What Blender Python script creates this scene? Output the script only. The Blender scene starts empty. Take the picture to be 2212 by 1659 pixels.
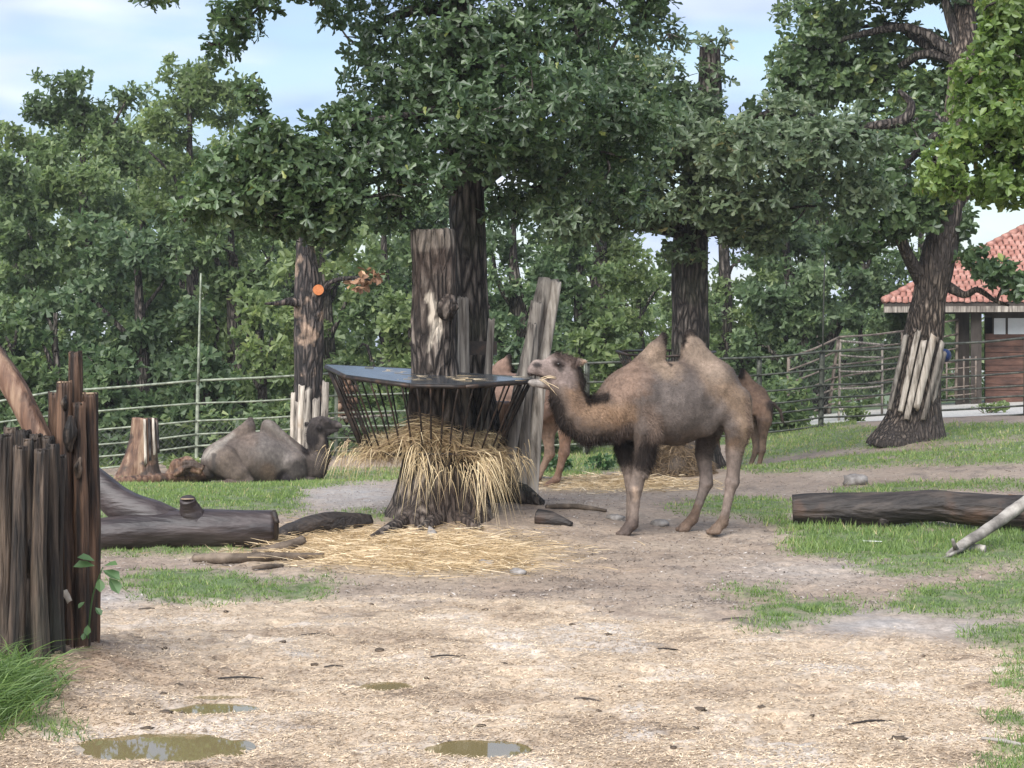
import bpy, math, random
import numpy as np
from mathutils import Vector
R = math.radians
rng = np.random.default_rng(7)
random.seed(7)
SC = bpy.context.scene
COL = SC.collection

# ------------------------------------------------------------------ camera
CAMZ, FPX, CX, HY, VW = 1.8, 4000.0, 1106.0, 765.0, 2212.0
cd = bpy.data.cameras.new('camera'); cam = bpy.data.objects.new('camera', cd); COL.objects.link(cam)
cam.location = (0, 0, CAMZ); cam.rotation_euler = (R(90), 0, 0)
cd.sensor_width = 36; cd.lens = 36 * FPX / VW; cd.shift_y = -(829.5 - HY) / VW
cd.clip_start = 0.1; cd.clip_end = 3000
SC.camera = cam

# ------------------------------------------------------------------ sky, sun, exposure
SUN_EL, SUN_AZ = R(42), R(-156)          # azimuth from +Y towards +X (veiled sun high behind the camera's left shoulder)
w = bpy.data.worlds.new('World'); SC.world = w; w.use_nodes = True
nt = w.node_tree; nt.nodes.clear()
def N(nt, t, **kw):
    n = nt.nodes.new(t)
    for k, v in kw.items(): setattr(n, k, v)
    return n
out = N(nt, 'ShaderNodeOutputWorld'); bg = N(nt, 'ShaderNodeBackground')
sky = N(nt, 'ShaderNodeTexSky', sky_type='NISHITA', sun_disc=False, sun_elevation=SUN_EL, sun_rotation=SUN_AZ, air_density=1.1, dust_density=1.2, ozone_density=1.0)
tc = N(nt, 'ShaderNodeTexCoord'); mp = N(nt, 'ShaderNodeMapping'); mp.inputs['Scale'].default_value = (1.6, 1.6, 5.5)
mp.inputs['Rotation'].default_value = (0.0, R(-9), 0); mp.inputs['Location'].default_value = (0.35, 0.1, 0.62)
nz = N(nt, 'ShaderNodeTexNoise'); nz.inputs['Scale'].default_value = 4.6; nz.inputs['Detail'].default_value = 5; nz.inputs['Roughness'].default_value = 0.5
rp = N(nt, 'ShaderNodeValToRGB'); e = rp.color_ramp.elements
e[0].position = 0.40; e[0].color = (0.12, 0.12, 0.12, 1); e[1].position = 0.64; e[1].color = (0.95, 0.95, 0.95, 1)
mx = N(nt, 'ShaderNodeMix', data_type='RGBA')
nz2 = N(nt, 'ShaderNodeTexNoise'); nz2.inputs['Scale'].default_value = 3.2; nz2.inputs['Detail'].default_value = 3
rp2 = N(nt, 'ShaderNodeValToRGB'); e = rp2.color_ramp.elements
e[0].position = 0.38; e[0].color = (2.6, 3.4, 5.6, 1); e[1].position = 0.62; e[1].color = (6.8, 7.2, 7.9, 1)
nt.links.new(tc.outputs['Generated'], mp.inputs['Vector']); nt.links.new(mp.outputs[0], nz.inputs['Vector']); nt.links.new(mp.outputs[0], nz2.inputs['Vector'])
nt.links.new(nz.outputs['Fac'], rp.inputs[0]); nt.links.new(nz2.outputs['Fac'], rp2.inputs[0])
nt.links.new(rp.outputs['Color'], mx.inputs['Factor']); nt.links.new(sky.outputs[0], mx.inputs['A']); nt.links.new(rp2.outputs['Color'], mx.inputs['B'])
nt.links.new(mx.outputs['Result'], bg.inputs['Color']); bg.inputs['Strength'].default_value = 0.076
nt.links.new(bg.outputs[0], out.inputs[0])
sl = bpy.data.lights.new('sun', 'SUN'); sun = bpy.data.objects.new('sun', sl); COL.objects.link(sun)
sl.energy = 3.2; sl.angle = R(55); sl.color = (1.0, 0.985, 0.965)
dv = Vector((math.sin(SUN_AZ) * math.cos(SUN_EL), math.cos(SUN_AZ) * math.cos(SUN_EL), math.sin(SUN_EL)))
sun.rotation_euler = dv.to_track_quat('Z', 'Y').to_euler(); sun.location = (0, 0, 30)
vs = SC.view_settings; vs.view_transform = 'Standard'; vs.look = 'None'; vs.exposure = 1.2; vs.gamma = 1; vs.use_curve_mapping = False
SC.cycles.max_bounces = 6; SC.cycles.diffuse_bounces = 3; SC.cycles.glossy_bounces = 3; SC.cycles.transmission_bounces = 4

# ------------------------------------------------------------------ helpers
def W(px, py, d):
    return np.array([(px - CX) / FPX * d, d, CAMZ - (py - HY) / FPX * d])
def proj(P):
    return CX + FPX * P[:, 0] / P[:, 1], HY + FPX * (CAMZ - P[:, 2]) / P[:, 1]

def _h(ix, iy, iz, s):
    h = (ix.astype(np.uint32) * np.uint32(374761393) + iy.astype(np.uint32) * np.uint32(668265263) + iz.astype(np.uint32) * np.uint32(2147483647) + np.uint32((s * 974711) & 0xffffffff))
    h = (h ^ (h >> np.uint32(13))) * np.uint32(1274126177)
    h = (h ^ (h >> np.uint32(15))) * np.uint32(2246822519)
    return ((h ^ (h >> np.uint32(16))) & np.uint32(0xffffff)).astype(np.float32) / 16777215.0
def vnoise(p, s=0):
    p = np.asarray(p, np.float32); i = np.floor(p).astype(np.int64); f = (p - i).astype(np.float32); f = f * f * (3 - 2 * f)
    x, y, z = i[:, 0], i[:, 1], i[:, 2]; r = 0
    for dx in (0, 1):
        wx = f[:, 0] if dx else 1 - f[:, 0]
        for dy in (0, 1):
            wy = f[:, 1] if dy else 1 - f[:, 1]
            for dz in (0, 1):
                wz = f[:, 2] if dz else 1 - f[:, 2]
                r = r + wx * wy * wz * _h(x + dx, y + dy, z + dz, s)
    return r * 2 - 1
def fbm(p, s=0, o=4, g=0.5):
    r = 0; a = 1.0; p = np.asarray(p, np.float32)
    for k in range(o):
        r = r + a * vnoise(p * 2.0 ** k, s + k); a *= g
    return r
def fbm2(x, y, sc, s=0, o=4, g=0.5):
    return fbm(np.stack([np.asarray(x) * sc, np.asarray(y) * sc, np.zeros_like(np.asarray(x, float)) + 0.37], 1), s, o, g)
def sstep(a, b, x):
    t = np.clip((x - a) / (b - a), 0, 1); return t * t * (3 - 2 * t)

def segd(x, z, a, b_):
    a, b_ = np.array(a, float), np.array(b_, float); d_ = b_ - a; t_ = np.clip(((x - a[0]) * d_[0] + (z - a[1]) * d_[1]) / max(d_.dot(d_), 1e-6), 0, 1)
    return np.hypot(x - a[0] - t_ * d_[0], z - a[1] - t_ * d_[1])
ORG = {}
def tag(o, label=None, cat=None, group=None, kind=None):
    if label: o['label'] = label
    if cat: o['category'] = cat
    if group: o['group'] = group
    if kind: o['kind'] = kind
    return o
def thing(name, loc, label, cat, group=None):
    o = bpy.data.objects.new(name, None); COL.objects.link(o); o.location = tuple(float(v) for v in loc); o.empty_display_size = 0.2
    ORG[o.name] = np.array(loc, float); return tag(o, label, cat, group)
def mesh(name, v, polys, mat, parent=None, smooth=True, attrs=None, origin=None):
    """polys: list of int arrays (n,3) / (n,4)"""
    v = np.asarray(v, np.float64)
    if parent is not None: org = ORG[parent.name]
    else: org = np.array(origin, float) if origin is not None else np.zeros(3)
    me = bpy.data.meshes.new(name)
    if not isinstance(polys, (list, tuple)): polys = [polys]
    polys = [np.asarray(p, np.int32) for p in polys if len(p)]
    me.vertices.add(len(v)); me.vertices.foreach_set('co', (v - org).astype(np.float32).ravel())
    nl = sum(p.size for p in polys); nf = sum(len(p) for p in polys)
    me.loops.add(nl); me.polygons.add(nf)
    me.loops.foreach_set('vertex_index', np.concatenate([p.ravel() for p in polys]))
    tot = np.concatenate([np.full(len(p), p.shape[1], np.int32) for p in polys])
    st = np.concatenate([[0], np.cumsum(tot)[:-1]]).astype(np.int32)
    me.polygons.foreach_set('loop_start', st)
    me.polygons.foreach_set('use_smooth', np.full(nf, smooth, bool))
    if attrs:
        for k, a in attrs.items():
            a = np.asarray(a, np.float32)
            if a.ndim == 1:
                at = me.attributes.new(k, 'FLOAT', 'POINT'); at.data.foreach_set('value', a)
            else:
                at = me.attributes.new(k, 'FLOAT_COLOR', 'POINT')
                at.data.foreach_set('color', np.concatenate([a, np.ones((len(a), 1), np.float32)], 1).ravel())
    me.update(calc_edges=True); me.validate()
    if mat: me.materials.append(mat)
    o = bpy.data.objects.new(name, me); COL.objects.link(o)
    if parent is not None: o.parent = parent
    else: o.location = tuple(org)
    ORG[o.name] = org
    return o

class MB:
    def __init__(s): s.v = []; s.p = {3: [], 4: []}; s.n = 0; s.a = []
    def add(s, v, polys, a=None):
        v = np.asarray(v, float)
        for p in (polys if isinstance(polys, list) else [polys]):
            p = np.asarray(p)
            if len(p): s.p[p.shape[1]].append(p + s.n)
        s.v.append(v); s.n += len(v); s.a.append(np.full(len(v), 0.5 if a is None else a) if np.ndim(a) == 0 else np.asarray(a))
    def build(s, name, mat, parent=None, smooth=True, origin=None):
        return mesh(name, np.concatenate(s.v), [np.concatenate(q) for q in s.p.values() if q], mat, parent, smooth, {'rnd': np.concatenate(s.a)}, origin)

def catmull(P, n):
    P = np.asarray(P, float)
    if len(P) == 2: 
        t = np.linspace(0, 1, n)[:, None]; return P[0] * (1 - t) + P[1] * t
    Q = np.vstack([2 * P[0] - P[1], P, 2 * P[-1] - P[-2]])
    seg = len(P) - 1; t = np.linspace(0, seg, n); i = np.minimum(t.astype(int), seg - 1); u = (t - i)[:, None]
    a, b, c, d = Q[i], Q[i + 1], Q[i + 2], Q[i + 3]
    return 0.5 * ((2 * b) + (-a + c) * u + (2 * a - 5 * b + 4 * c - d) * u ** 2 + (-a + 3 * b - 3 * c + d) * u ** 3)
def tube(P, rad, rings=24, sides=12, groove=0.0, gfreq=9, lump=0.0, lfreq=2.0, seed=0, cap=True, flat=1.0, ragged=0.0):
    """tapered round bar along control points P with radii rad; groove = lengthwise furrows, lump = swellings"""
    P = np.asarray(P, float); C = catmull(P, rings)
    rr = np.interp(np.linspace(0, 1, rings), np.linspace(0, 1, len(rad)), rad)
    T = np.gradient(C, axis=0); T /= np.linalg.norm(T, axis=1)[:, None] + 1e-9
    ref = np.array([0.0, -1.0, 0]) if abs(T[0][1]) < 0.8 else np.array([1.0, 0, 0])
    U = np.zeros_like(T); u = ref - T[0] * ref.dot(T[0]); u /= np.linalg.norm(u)
    for i in range(rings):
        u = u - T[i] * u.dot(T[i]); u /= np.linalg.norm(u); U[i] = u
    V = np.cross(T, U)
    th = np.linspace(0, 2 * np.pi, sides, endpoint=False)
    L = np.concatenate([[0], np.cumsum(np.linalg.norm(np.diff(C, axis=0), axis=1))])
    TH, LL = np.meshgrid(th, L); RR = np.repeat(rr[:, None], sides, 1)
    d = np.ones_like(RR)
    if groove:
        q = np.stack([np.cos(TH) * gfreq / 3, np.sin(TH) * gfreq / 3, LL * 0.9 + seed * 7.3], -1).reshape(-1, 3)
        g = vnoise(q * [1.6, 1.6, 1], seed) * 0.6 + vnoise(q * [3.4, 3.4, 2.2], seed + 3) * 0.4
        d = d + groove * (1.2 - 2.4 * np.abs(g)).reshape(d.shape) - groove * 0.5
    if lump:
        q = np.stack([np.cos(TH) * lfreq * .6, np.sin(TH) * lfreq * .6, LL * lfreq + seed * 3.1], -1).reshape(-1, 3)
        d = d + lump * fbm(q, seed + 11, 2).reshape(d.shape)
    RR = RR * d
    v = C[:, None, :] + U[:, None, :] * (RR * np.cos(TH))[..., None] * flat + V[:, None, :] * (RR * np.sin(TH))[..., None]
    if ragged:
        j = (rng.random(sides) - .5) * ragged
        v[-1] += T[-1] * j[:, None]
    v = v.reshape(-1, 3)
    i = np.arange(rings - 1)[:, None] * sides; j = np.arange(sides)[None]
    q = np.stack([i + j, i + (j + 1) % sides, i + sides + (j + 1) % sides, i + sides + j], -1).reshape(-1, 4)
    polys = [q]
    if cap:
        n = len(v); v = np.vstack([v, C[0], C[-1]])
        a = np.arange(sides); b = (a + 1) % sides; o = (rings - 1) * sides
        polys.append(np.concatenate([np.stack([np.full(sides, n), b, a], 1), np.stack([np.full(sides, n + 1), o + a, o + b], 1)]))
    return v, polys
def box(c, s, ax=None):
    """box centre c, full sizes s, axes rows"""
    ax = np.eye(3) if ax is None else np.asarray(ax, float)
    k = np.array([[x, y, z] for x in (-.5, .5) for y in (-.5, .5) for z in (-.5, .5)]) * np.asarray(s)
    v = np.asarray(c) + k @ ax
    return v, np.array([[0, 1, 3, 2], [4, 6, 7, 5], [0, 4, 5, 1], [2, 3, 7, 6], [0, 2, 6, 4], [1, 5, 7, 3]])
def plank(a, b, wid, thk, side, seed=0, rings=10, rag=0.03):
    """weathered board from a to b: slightly wavy, uneven ends; side = direction of width"""
    a, b, side = np.asarray(a, float), np.asarray(b, float), np.asarray(side, float)
    t = b - a; t = t / np.linalg.norm(t); side = side - t * side.dot(t); side /= np.linalg.norm(side); nn = np.cross(t, side)
    r = np.random.default_rng(seed); v = []
    for i, u in enumerate(np.linspace(0, 1, rings)):
        wv = wid * (1 + .03 * r.standard_normal() - .15 * abs(u - .45)); off = wid * (.015 * r.standard_normal() + .06 * math.sin(2.3 * u + seed))
        for sx, sy in ((-1, -1), (-.5, -1.25), (.5, -1.2), (1, -1), (1, 1), (-1, 1)):
            jj = r.standard_normal() * rag * .5 if i in (0, rings - 1) else 0
            v.append(a + (b - a) * u + t * jj + side * (sx * wv / 2 + off) + nn * sy * thk / 2 * (1 + .12 * r.standard_normal()))
    k = 6; q = [[i * k + j, i * k + (j + 1) % k, (i + 1) * k + (j + 1) % k, (i + 1) * k + j] for i in range(rings - 1) for j in range(k)]
    n = len(v); c0 = np.mean(v[:k], 0); c1 = np.mean(v[-k:], 0); v += [c0, c1]; o = (rings - 1) * k
    tr = [[n, (j + 1) % k, j] for j in range(k)] + [[n + 1, o + j, o + (j + 1) % k] for j in range(k)]
    return np.array(v), [np.array(q), np.array(tr)]

# ------------------------------------------------------------------ materials
def newmat(name):
    m = bpy.data.materials.new(name); m.use_nodes = True; t = m.node_tree; t.nodes.clear()
    o = N(t, 'ShaderNodeOutputMaterial'); b = N(t, 'ShaderNodeBsdfPrincipled'); t.links.new(b.outputs[0], o.inputs[0])
    return m, t, b, o
def ramp(t, cols, pos=None):
    r = N(t, 'ShaderNodeValToRGB'); el = r.color_ramp.elements
    pos = pos or list(np.linspace(0.3, 0.7, len(cols)))
    while len(el) < len(cols): el.new(0.5)
    for i, c in enumerate(cols): el[i].position = pos[i]; el[i].color = (*c, 1)
    return r
def noisemat(name, cols, scale=6, stretch=(1, 1, 1), rough=0.8, bump=0.4, bscale=None, bdist=0.02, spec=0.3, metal=0, pos=None, rough2=None, detail=8, second=None):
    m, t, b, o = newmat(name)
    tc = N(t, 'ShaderNodeTexCoord'); mp = N(t, 'ShaderNodeMapping'); mp.inputs['Scale'].default_value = stretch
    t.links.new(tc.outputs['Object'], mp.inputs[0])
    n = N(t, 'ShaderNodeTexNoise'); n.inputs['Scale'].default_value = scale; n.inputs['Detail'].default_value = detail; n.inputs['Roughness'].default_value = .62
    t.links.new(mp.outputs[0], n.inputs['Vector'])
    r = ramp(t, cols, pos); t.links.new(n.outputs['Fac'], r.inputs[0]); last = r.outputs['Color']
    if second:      # (colour, scale, lo, hi, amount) broad patches of another tone
        c2, s2, lo, hi, am = second
        n2 = N(t, 'ShaderNodeTexNoise'); n2.inputs['Scale'].default_value = s2; n2.inputs['Detail'].default_value = 4
        t.links.new(tc.outputs['Object'], n2.inputs['Vector'])
        mr = N(t, 'ShaderNodeMapRange'); mr.inputs[1].default_value = lo; mr.inputs[2].default_value = hi; mr.inputs[4].default_value = am
        t.links.new(n2.outputs['Fac'], mr.inputs[0])
        mx = N(t, 'ShaderNodeMix', data_type='RGBA'); t.links.new(mr.outputs[0], mx.inputs['Factor']); t.links.new(last, mx.inputs['A']); mx.inputs['B'].default_value = (*c2, 1); last = mx.outputs['Result']
    t.links.new(last, b.inputs['Base Color'])
    b.inputs['Roughness'].default_value = rough; b.inputs['Specular IOR Level'].default_value = spec; b.inputs['Metallic'].default_value = metal
    if rough2 is not None:
        mr = N(t, 'ShaderNodeMapRange'); mr.inputs[3].default_value = rough; mr.inputs[4].default_value = rough2; t.links.new(n.outputs['Fac'], mr.inputs[0]); t.links.new(mr.outputs[0], b.inputs['Roughness'])
    if bump:
        nb = n
        if bscale:
            nb = N(t, 'ShaderNodeTexNoise'); nb.inputs['Scale'].default_value = bscale; nb.inputs['Detail'].default_value = 6; t.links.new(mp.outputs[0], nb.inputs['Vector'])
        bp = N(t, 'ShaderNodeBump'); bp.inputs['Strength'].default_value = bump; bp.inputs['Distance'].default_value = bdist
        t.links.new(nb.outputs['Fac'], bp.inputs['Height']); t.links.new(bp.outputs[0], b.inputs['Normal'])
    return m
def barkmat(name, dark, mid, light, scale=9.0, stretch=.22, rough=.85, bump=1.0, patch=None, wood=(.42, .36, .29)):
    """furrowed bark: long plates between dark fissures; optional patches of another tone; 'bare' attribute = bark torn off"""
    m, t, b, o = newmat(name); tc = N(t, 'ShaderNodeTexCoord'); mp = N(t, 'ShaderNodeMapping'); mp.inputs['Scale'].default_value = (1, 1, stretch); t.links.new(tc.outputs['Object'], mp.inputs[0])
    nd = N(t, 'ShaderNodeTexNoise'); nd.inputs['Scale'].default_value = scale * .8; nd.inputs['Detail'].default_value = 5; t.links.new(mp.outputs[0], nd.inputs['Vector'])
    mxv = N(t, 'ShaderNodeMix', data_type='VECTOR'); mxv.inputs['Factor'].default_value = .13; t.links.new(mp.outputs[0], mxv.inputs['A']); t.links.new(nd.outputs['Color'], mxv.inputs['B'])
    vo = N(t, 'ShaderNodeTexVoronoi', feature='DISTANCE_TO_EDGE'); vo.inputs['Scale'].default_value = scale * 1.9; t.links.new(mxv.outputs['Result'], vo.inputs['Vector'])
    nf = N(t, 'ShaderNodeTexNoise'); nf.inputs['Scale'].default_value = scale * 4; nf.inputs['Detail'].default_value = 7; nf.inputs['Roughness'].default_value = .7; t.links.new(mp.outputs[0], nf.inputs['Vector'])
    r1 = ramp(t, [dark, mid, light], [.02, .16, .42]); t.links.new(vo.outputs['Distance'], r1.inputs[0])  # dark fissure tone also puts crevice shade into the bark colour
    mr = N(t, 'ShaderNodeMapRange'); mr.inputs[1].default_value = .3; mr.inputs[2].default_value = .7; mr.inputs[3].default_value = .45; mr.inputs[4].default_value = 1.55; t.links.new(nf.outputs['Fac'], mr.inputs[0])
    sc2 = N(t, 'ShaderNodeVectorMath', operation='SCALE'); t.links.new(r1.outputs['Color'], sc2.inputs[0]); t.links.new(mr.outputs[0], sc2.inputs['Scale']); last = sc2.outputs[0]
    if patch:
        c2, s2, lo, hi, am = patch; n2 = N(t, 'ShaderNodeTexNoise'); n2.inputs['Scale'].default_value = s2; n2.inputs['Detail'].default_value = 5; t.links.new(tc.outputs['Object'], n2.inputs['Vector'])
        m2 = N(t, 'ShaderNodeMapRange'); m2.inputs[1].default_value = lo; m2.inputs[2].default_value = hi; m2.inputs[4].default_value = am; t.links.new(n2.outputs['Fac'], m2.inputs[0])
        mx = N(t, 'ShaderNodeMix', data_type='RGBA'); t.links.new(m2.outputs[0], mx.inputs['Factor']); t.links.new(last, mx.inputs['A']); sc3 = N(t, 'ShaderNodeVectorMath', operation='SCALE'); sc3.inputs[0].default_value = c2; t.links.new(mr.outputs[0], sc3.inputs['Scale']); t.links.new(sc3.outputs[0], mx.inputs['B']); last = mx.outputs['Result']
    at = N(t, 'ShaderNodeAttribute', attribute_name='bare'); mb_ = N(t, 'ShaderNodeMix', data_type='RGBA'); t.links.new(at.outputs['Fac'], mb_.inputs['Factor']); t.links.new(last, mb_.inputs['A']); mb_.inputs['B'].default_value = (*wood, 1)
    t.links.new(mb_.outputs['Result'], b.inputs['Base Color']); b.inputs['Roughness'].default_value = rough; b.inputs['Specular IOR Level'].default_value = .3
    ad = N(t, 'ShaderNodeMath', operation='MULTIPLY_ADD'); t.links.new(nf.outputs['Fac'], ad.inputs[0]); ad.inputs[1].default_value = .25; cl = N(t, 'ShaderNodeMapRange'); cl.inputs[2].default_value = .3; t.links.new(vo.outputs['Distance'], cl.inputs[0]); t.links.new(cl.outputs[0], ad.inputs[2])
    bp = N(t, 'ShaderNodeBump'); bp.inputs['Strength'].default_value = bump; bp.inputs['Distance'].default_value = .04; t.links.new(ad.outputs[0], bp.inputs['Height']); t.links.new(bp.outputs[0], b.inputs['Normal'])
    return m
def leafmat(name, cols, pos=None, trans=0.38, rough=0.45):
    m, t, b, o = newmat(name)
    a = N(t, 'ShaderNodeAttribute', attribute_name='rnd'); r = ramp(t, cols, pos or list(np.linspace(0, 1, len(cols))))
    t.links.new(a.outputs['Fac'], r.inputs[0]); t.links.new(r.outputs['Color'], b.inputs['Base Color'])
    b.inputs['Roughness'].default_value = rough; b.inputs['Specular IOR Level'].default_value = 0.55
    tr = N(t, 'ShaderNodeBsdfTranslucent'); hs = N(t, 'ShaderNodeHueSaturation'); hs.inputs['Value'].default_value = 1.5; hs.inputs['Saturation'].default_value = 1.15
    t.links.new(r.outputs['Color'], hs.inputs['Color']); t.links.new(hs.outputs[0], tr.inputs['Color'])
    ms = N(t, 'ShaderNodeMixShader'); ms.inputs[0].default_value = trans
    t.links.new(b.outputs[0], ms.inputs[1]); t.links.new(tr.outputs[0], ms.inputs[2]); t.links.new(ms.outputs[0], o.inputs[0])
    return m
def colmat(name, rough=0.7, spec=0.3, bump=0.3, bscale=60, stretch=(1, 1, 1), vary=0.35, vscale=14, sheen=0.0):
    """colour from the 'col' attribute, broken up by noise"""
    m, t, b, o = newmat(name)
    a = N(t, 'ShaderNodeAttribute', attribute_name='col'); tc = N(t, 'ShaderNodeTexCoord'); mp = N(t, 'ShaderNodeMapping'); mp.inputs['Scale'].default_value = stretch
    t.links.new(tc.outputs['Object'], mp.inputs[0])
    n = N(t, 'ShaderNodeTexNoise'); n.inputs['Scale'].default_value = vscale; n.inputs['Detail'].default_value = 9; n.inputs['Roughness'].default_value = .65; t.links.new(mp.outputs[0], n.inputs['Vector'])
    mr = N(t, 'ShaderNodeMapRange'); mr.inputs[1].default_value = .25; mr.inputs[2].default_value = .75; mr.inputs[3].default_value = 1 - vary; mr.inputs[4].default_value = 1 + vary; t.links.new(n.outputs['Fac'], mr.inputs[0])
    mx = N(t, 'ShaderNodeVectorMath', operation='SCALE'); t.links.new(a.outputs['Color'], mx.inputs[0]); t.links.new(mr.outputs[0], mx.inputs['Scale'])
    t.links.new(mx.outputs[0], b.inputs['Base Color'])
    b.inputs['Roughness'].default_value = rough; b.inputs['Specular IOR Level'].default_value = spec
    if sheen: b.inputs['Sheen Weight'].default_value = sheen; b.inputs['Sheen Roughness'].default_value = 0.5
    n2 = N(t, 'ShaderNodeTexNoise'); n2.inputs['Scale'].default_value = bscale; n2.inputs['Detail'].default_value = 6; t.links.new(mp.outputs[0], n2.inputs['Vector'])
    bp = N(t, 'ShaderNodeBump'); bp.inputs['Strength'].default_value = bump; bp.inputs['Distance'].default_value = 0.02; t.links.new(n2.outputs['Fac'], bp.inputs['Height']); t.links.new(bp.outputs[0], b.inputs['Normal'])
    return m

M = {}
M['bark'] = noisemat('oak_bark', [(.012, .010, .009), (.045, .036, .03), (.10, .085, .07)], 9, (1, 1, .22), .8, 1.0, bscale=16, bdist=.05, second=((.05, .055, .028), 1.4, .5, .7, .5))
M['bark_warm'] = noisemat('warm_bark', [(.02, .014, .012), (.085, .055, .04), (.20, .14, .10)], 10, (1, 1, .2), .8, 1.0, bscale=18, bdist=.05, second=((.04, .033, .03), 1.0, .5, .62, .7))
M['stump_bark'] = noisemat('stump_bark', [(.016, .012, .010), (.07, .052, .042), (.17, .135, .11)], 8, (1, 1, .25), .7, 1.0, bscale=15, bdist=.06, second=((.035, .024, .018), .9, .45, .6, .75))
M['dead_bark'] = noisemat('dead_bark', [(.012, .011, .011), (.05, .042, .04), (.24, .17, .13)], 6, (1, 1, .22), .75, .8, bscale=14, bdist=.04, pos=[.3, .55, .72])
M['peeled'] = noisemat('peeled_wood', [(.06, .035, .022), (.22, .13, .08), (.42, .30, .20)], 7, (1, 1, .18), .6, .6, bscale=18, second=((.03, .02, .015), 2.0, .52, .6, .9))
M['grey_wood'] = noisemat('grey_wood', [(.07, .06, .05), (.22, .19, .16), (.36, .32, .27)], 9, (1, 1, .10), .75, .7, bscale=26, bdist=.02, second=((.05, .04, .033), 1.6, .52, .7, .7))
M['pale_wood'] = noisemat('pale_wood', [(.14, .12, .10), (.34, .29, .24), (.5, .44, .37)], 9, (1, 1, .12), .75, .6, bscale=28, bdist=.02, second=((.16, .11, .07), 3, .5, .7, .6))
M['palisade'] = noisemat('palisade_wood', [(.014, .010, .008), (.055, .036, .025), (.14, .092, .06)], 12, (1, 1, .10), .6, 1.0, bscale=30, bdist=.03, second=((.16, .085, .04), 1.3, .53, .66, .75))
M['palisade_grey'] = noisemat('palisade_greywood', [(.014, .012, .011), (.05, .041, .034), (.115, .09, .072)], 12, (1, 1, .10), .62, 1.0, bscale=30, bdist=.03, second=((.05, .055, .04), 1.5, .5, .65, .5))
M['cut'] = noisemat('cut_wood', [(.16, .11, .07), (.32, .24, .16)], 14, (1, 1, 1), .8, .2)
M['cut_orange'] = noisemat('fresh_cut', [(0.3520, 0.1008, 0.0294), (0.4800, 0.1814, 0.0672)], 20, rough=.7, bump=.2)
M['log'] = noisemat('wet_log', [(0.0077, 0.0050, 0.0050), (0.0303, 0.0209, 0.0198), (0.0715, 0.0550, 0.0523)], 9, (.14, 1, 1), .38, .8, bscale=22, bdist=.02, rough2=.6, spec=.5)
M['log_dark'] = noisemat('dark_log', [(0.0070, 0.0056, 0.0056), (0.0245, 0.0196, 0.0175), (0.0700, 0.0546, 0.0455)], 9, (.14, 1, 1), .6, 1.0, bscale=20, bdist=.03, second=((.10, .055, .035), 2.2, .58, .7, .6))
M['branch_grey'] = noisemat('branch_grey', [(.05, .045, .04), (.20, .18, .16), (.38, .35, .31)], 12, (.4, .4, .4), .8, .6, bscale=30)
M['branch_brown'] = noisemat('branch_brown', [(.035, .025, .018), (.10, .075, .055), (.2, .155, .115)], 10, (.5, .5, .5), .75, .6, bscale=30)
M['steel'] = noisemat('rusty_steel', [(.012, .011, .011), (.03, .024, .021), (.07, .042, .028)], 12, rough=.5, bump=.15, metal=.4)
M['lid'] = noisemat('wet_lid', [(.022, .024, .027), (.045, .048, .052)], 5, rough=.08, bump=.10, bscale=5, bdist=.015, rough2=.34, spec=.25, metal=.0)
M['fence_l'] = noisemat('fence_paint', [(.08, .09, .07), (.20, .22, .165), (.32, .34, .26)], 9, rough=.55, bump=.2)
M['fence_r'] = noisemat('fence_dark', [(.014, .015, .012), (.045, .048, .038), (.12, .125, .095)], 7, rough=.5, bump=.2)
M['fence_b'] = noisemat('fence_rust', [(.05, .04, .03), (.13, .10, .08), (.22, .19, .15)], 7, rough=.6, bump=.2)
M['wire'] = noisemat('wire', [(.10, .11, .10), (.18, .19, .17)], 9, rough=.5, bump=0, metal=.3)
M['barn'] = noisemat('barn_board', [(.028, .016, .012), (.085, .042, .03), (.15, .08, .055)], 6, (.25, 1, 1), .7, .4, bscale=20)
M['barn_dark'] = noisemat('barn_beam', [(.02, .016, .013), (.06, .048, .04)], 6, (1, 1, .3), .8, .4)
M['tile'] = noisemat('roof_tile', [(0.1859, 0.0750, 0.0559), (0.2788, 0.1304, 0.1005), (0.3983, 0.2348, 0.1938)], 4, rough=.75, bump=.3, bscale=25, second=((.24, .13, .10), 1.2, .5, .7, .6))
M['glass'] = noisemat('window_glass', [(.35, .38, .40), (.5, .52, .54)], 2, rough=.15, bump=0, spec=.6)
M['dark'] = noisemat('inside_shade', [(.006, .006, .006), (.012, .011, .01)], 3, rough=.9, bump=0)  # near-black colour paints the shade of the barn interior
M['stone'] = noisemat('stone', [(.09, .08, .07), (.2, .18, .165), (.32, .30, .28)], 9, rough=.75, bump=.6, bscale=20)
M['clod'] = noisemat('soil_clod', [(.04, .03, .022), (.10, .075, .055)], 12, rough=.9, bump=.8, bscale=30)
M['blue'] = noisemat('blue_plastic', [(0.0072, 0.0180, 0.0720), (0.0120, 0.0300, 0.1080)], 4, rough=.35, bump=0)
M['litter'] = noisemat('white_scrap', [(.6, .6, .58), (.8, .8, .78)], 4, rough=.7, bump=0)
M['bark'] = barkmat('oak_bark', (.014, .011, .010), (.058, .047, .040), (.145, .122, .104), 8, .22, patch=((.045, .05, .028), 1.2, .52, .68, .5))
M['bark_warm'] = barkmat('warm_bark', (.020, .015, .012), (.085, .064, .050), (.21, .165, .13), 9, .22, patch=((.055, .045, .04), .8, .48, .58, .8))
M['stump_bark'] = barkmat('stump_bark', (.016, .012, .010), (.075, .059, .049), (.22, .182, .15), 7, .24, patch=((.05, .034, .026), .9, .48, .6, .75))
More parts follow.
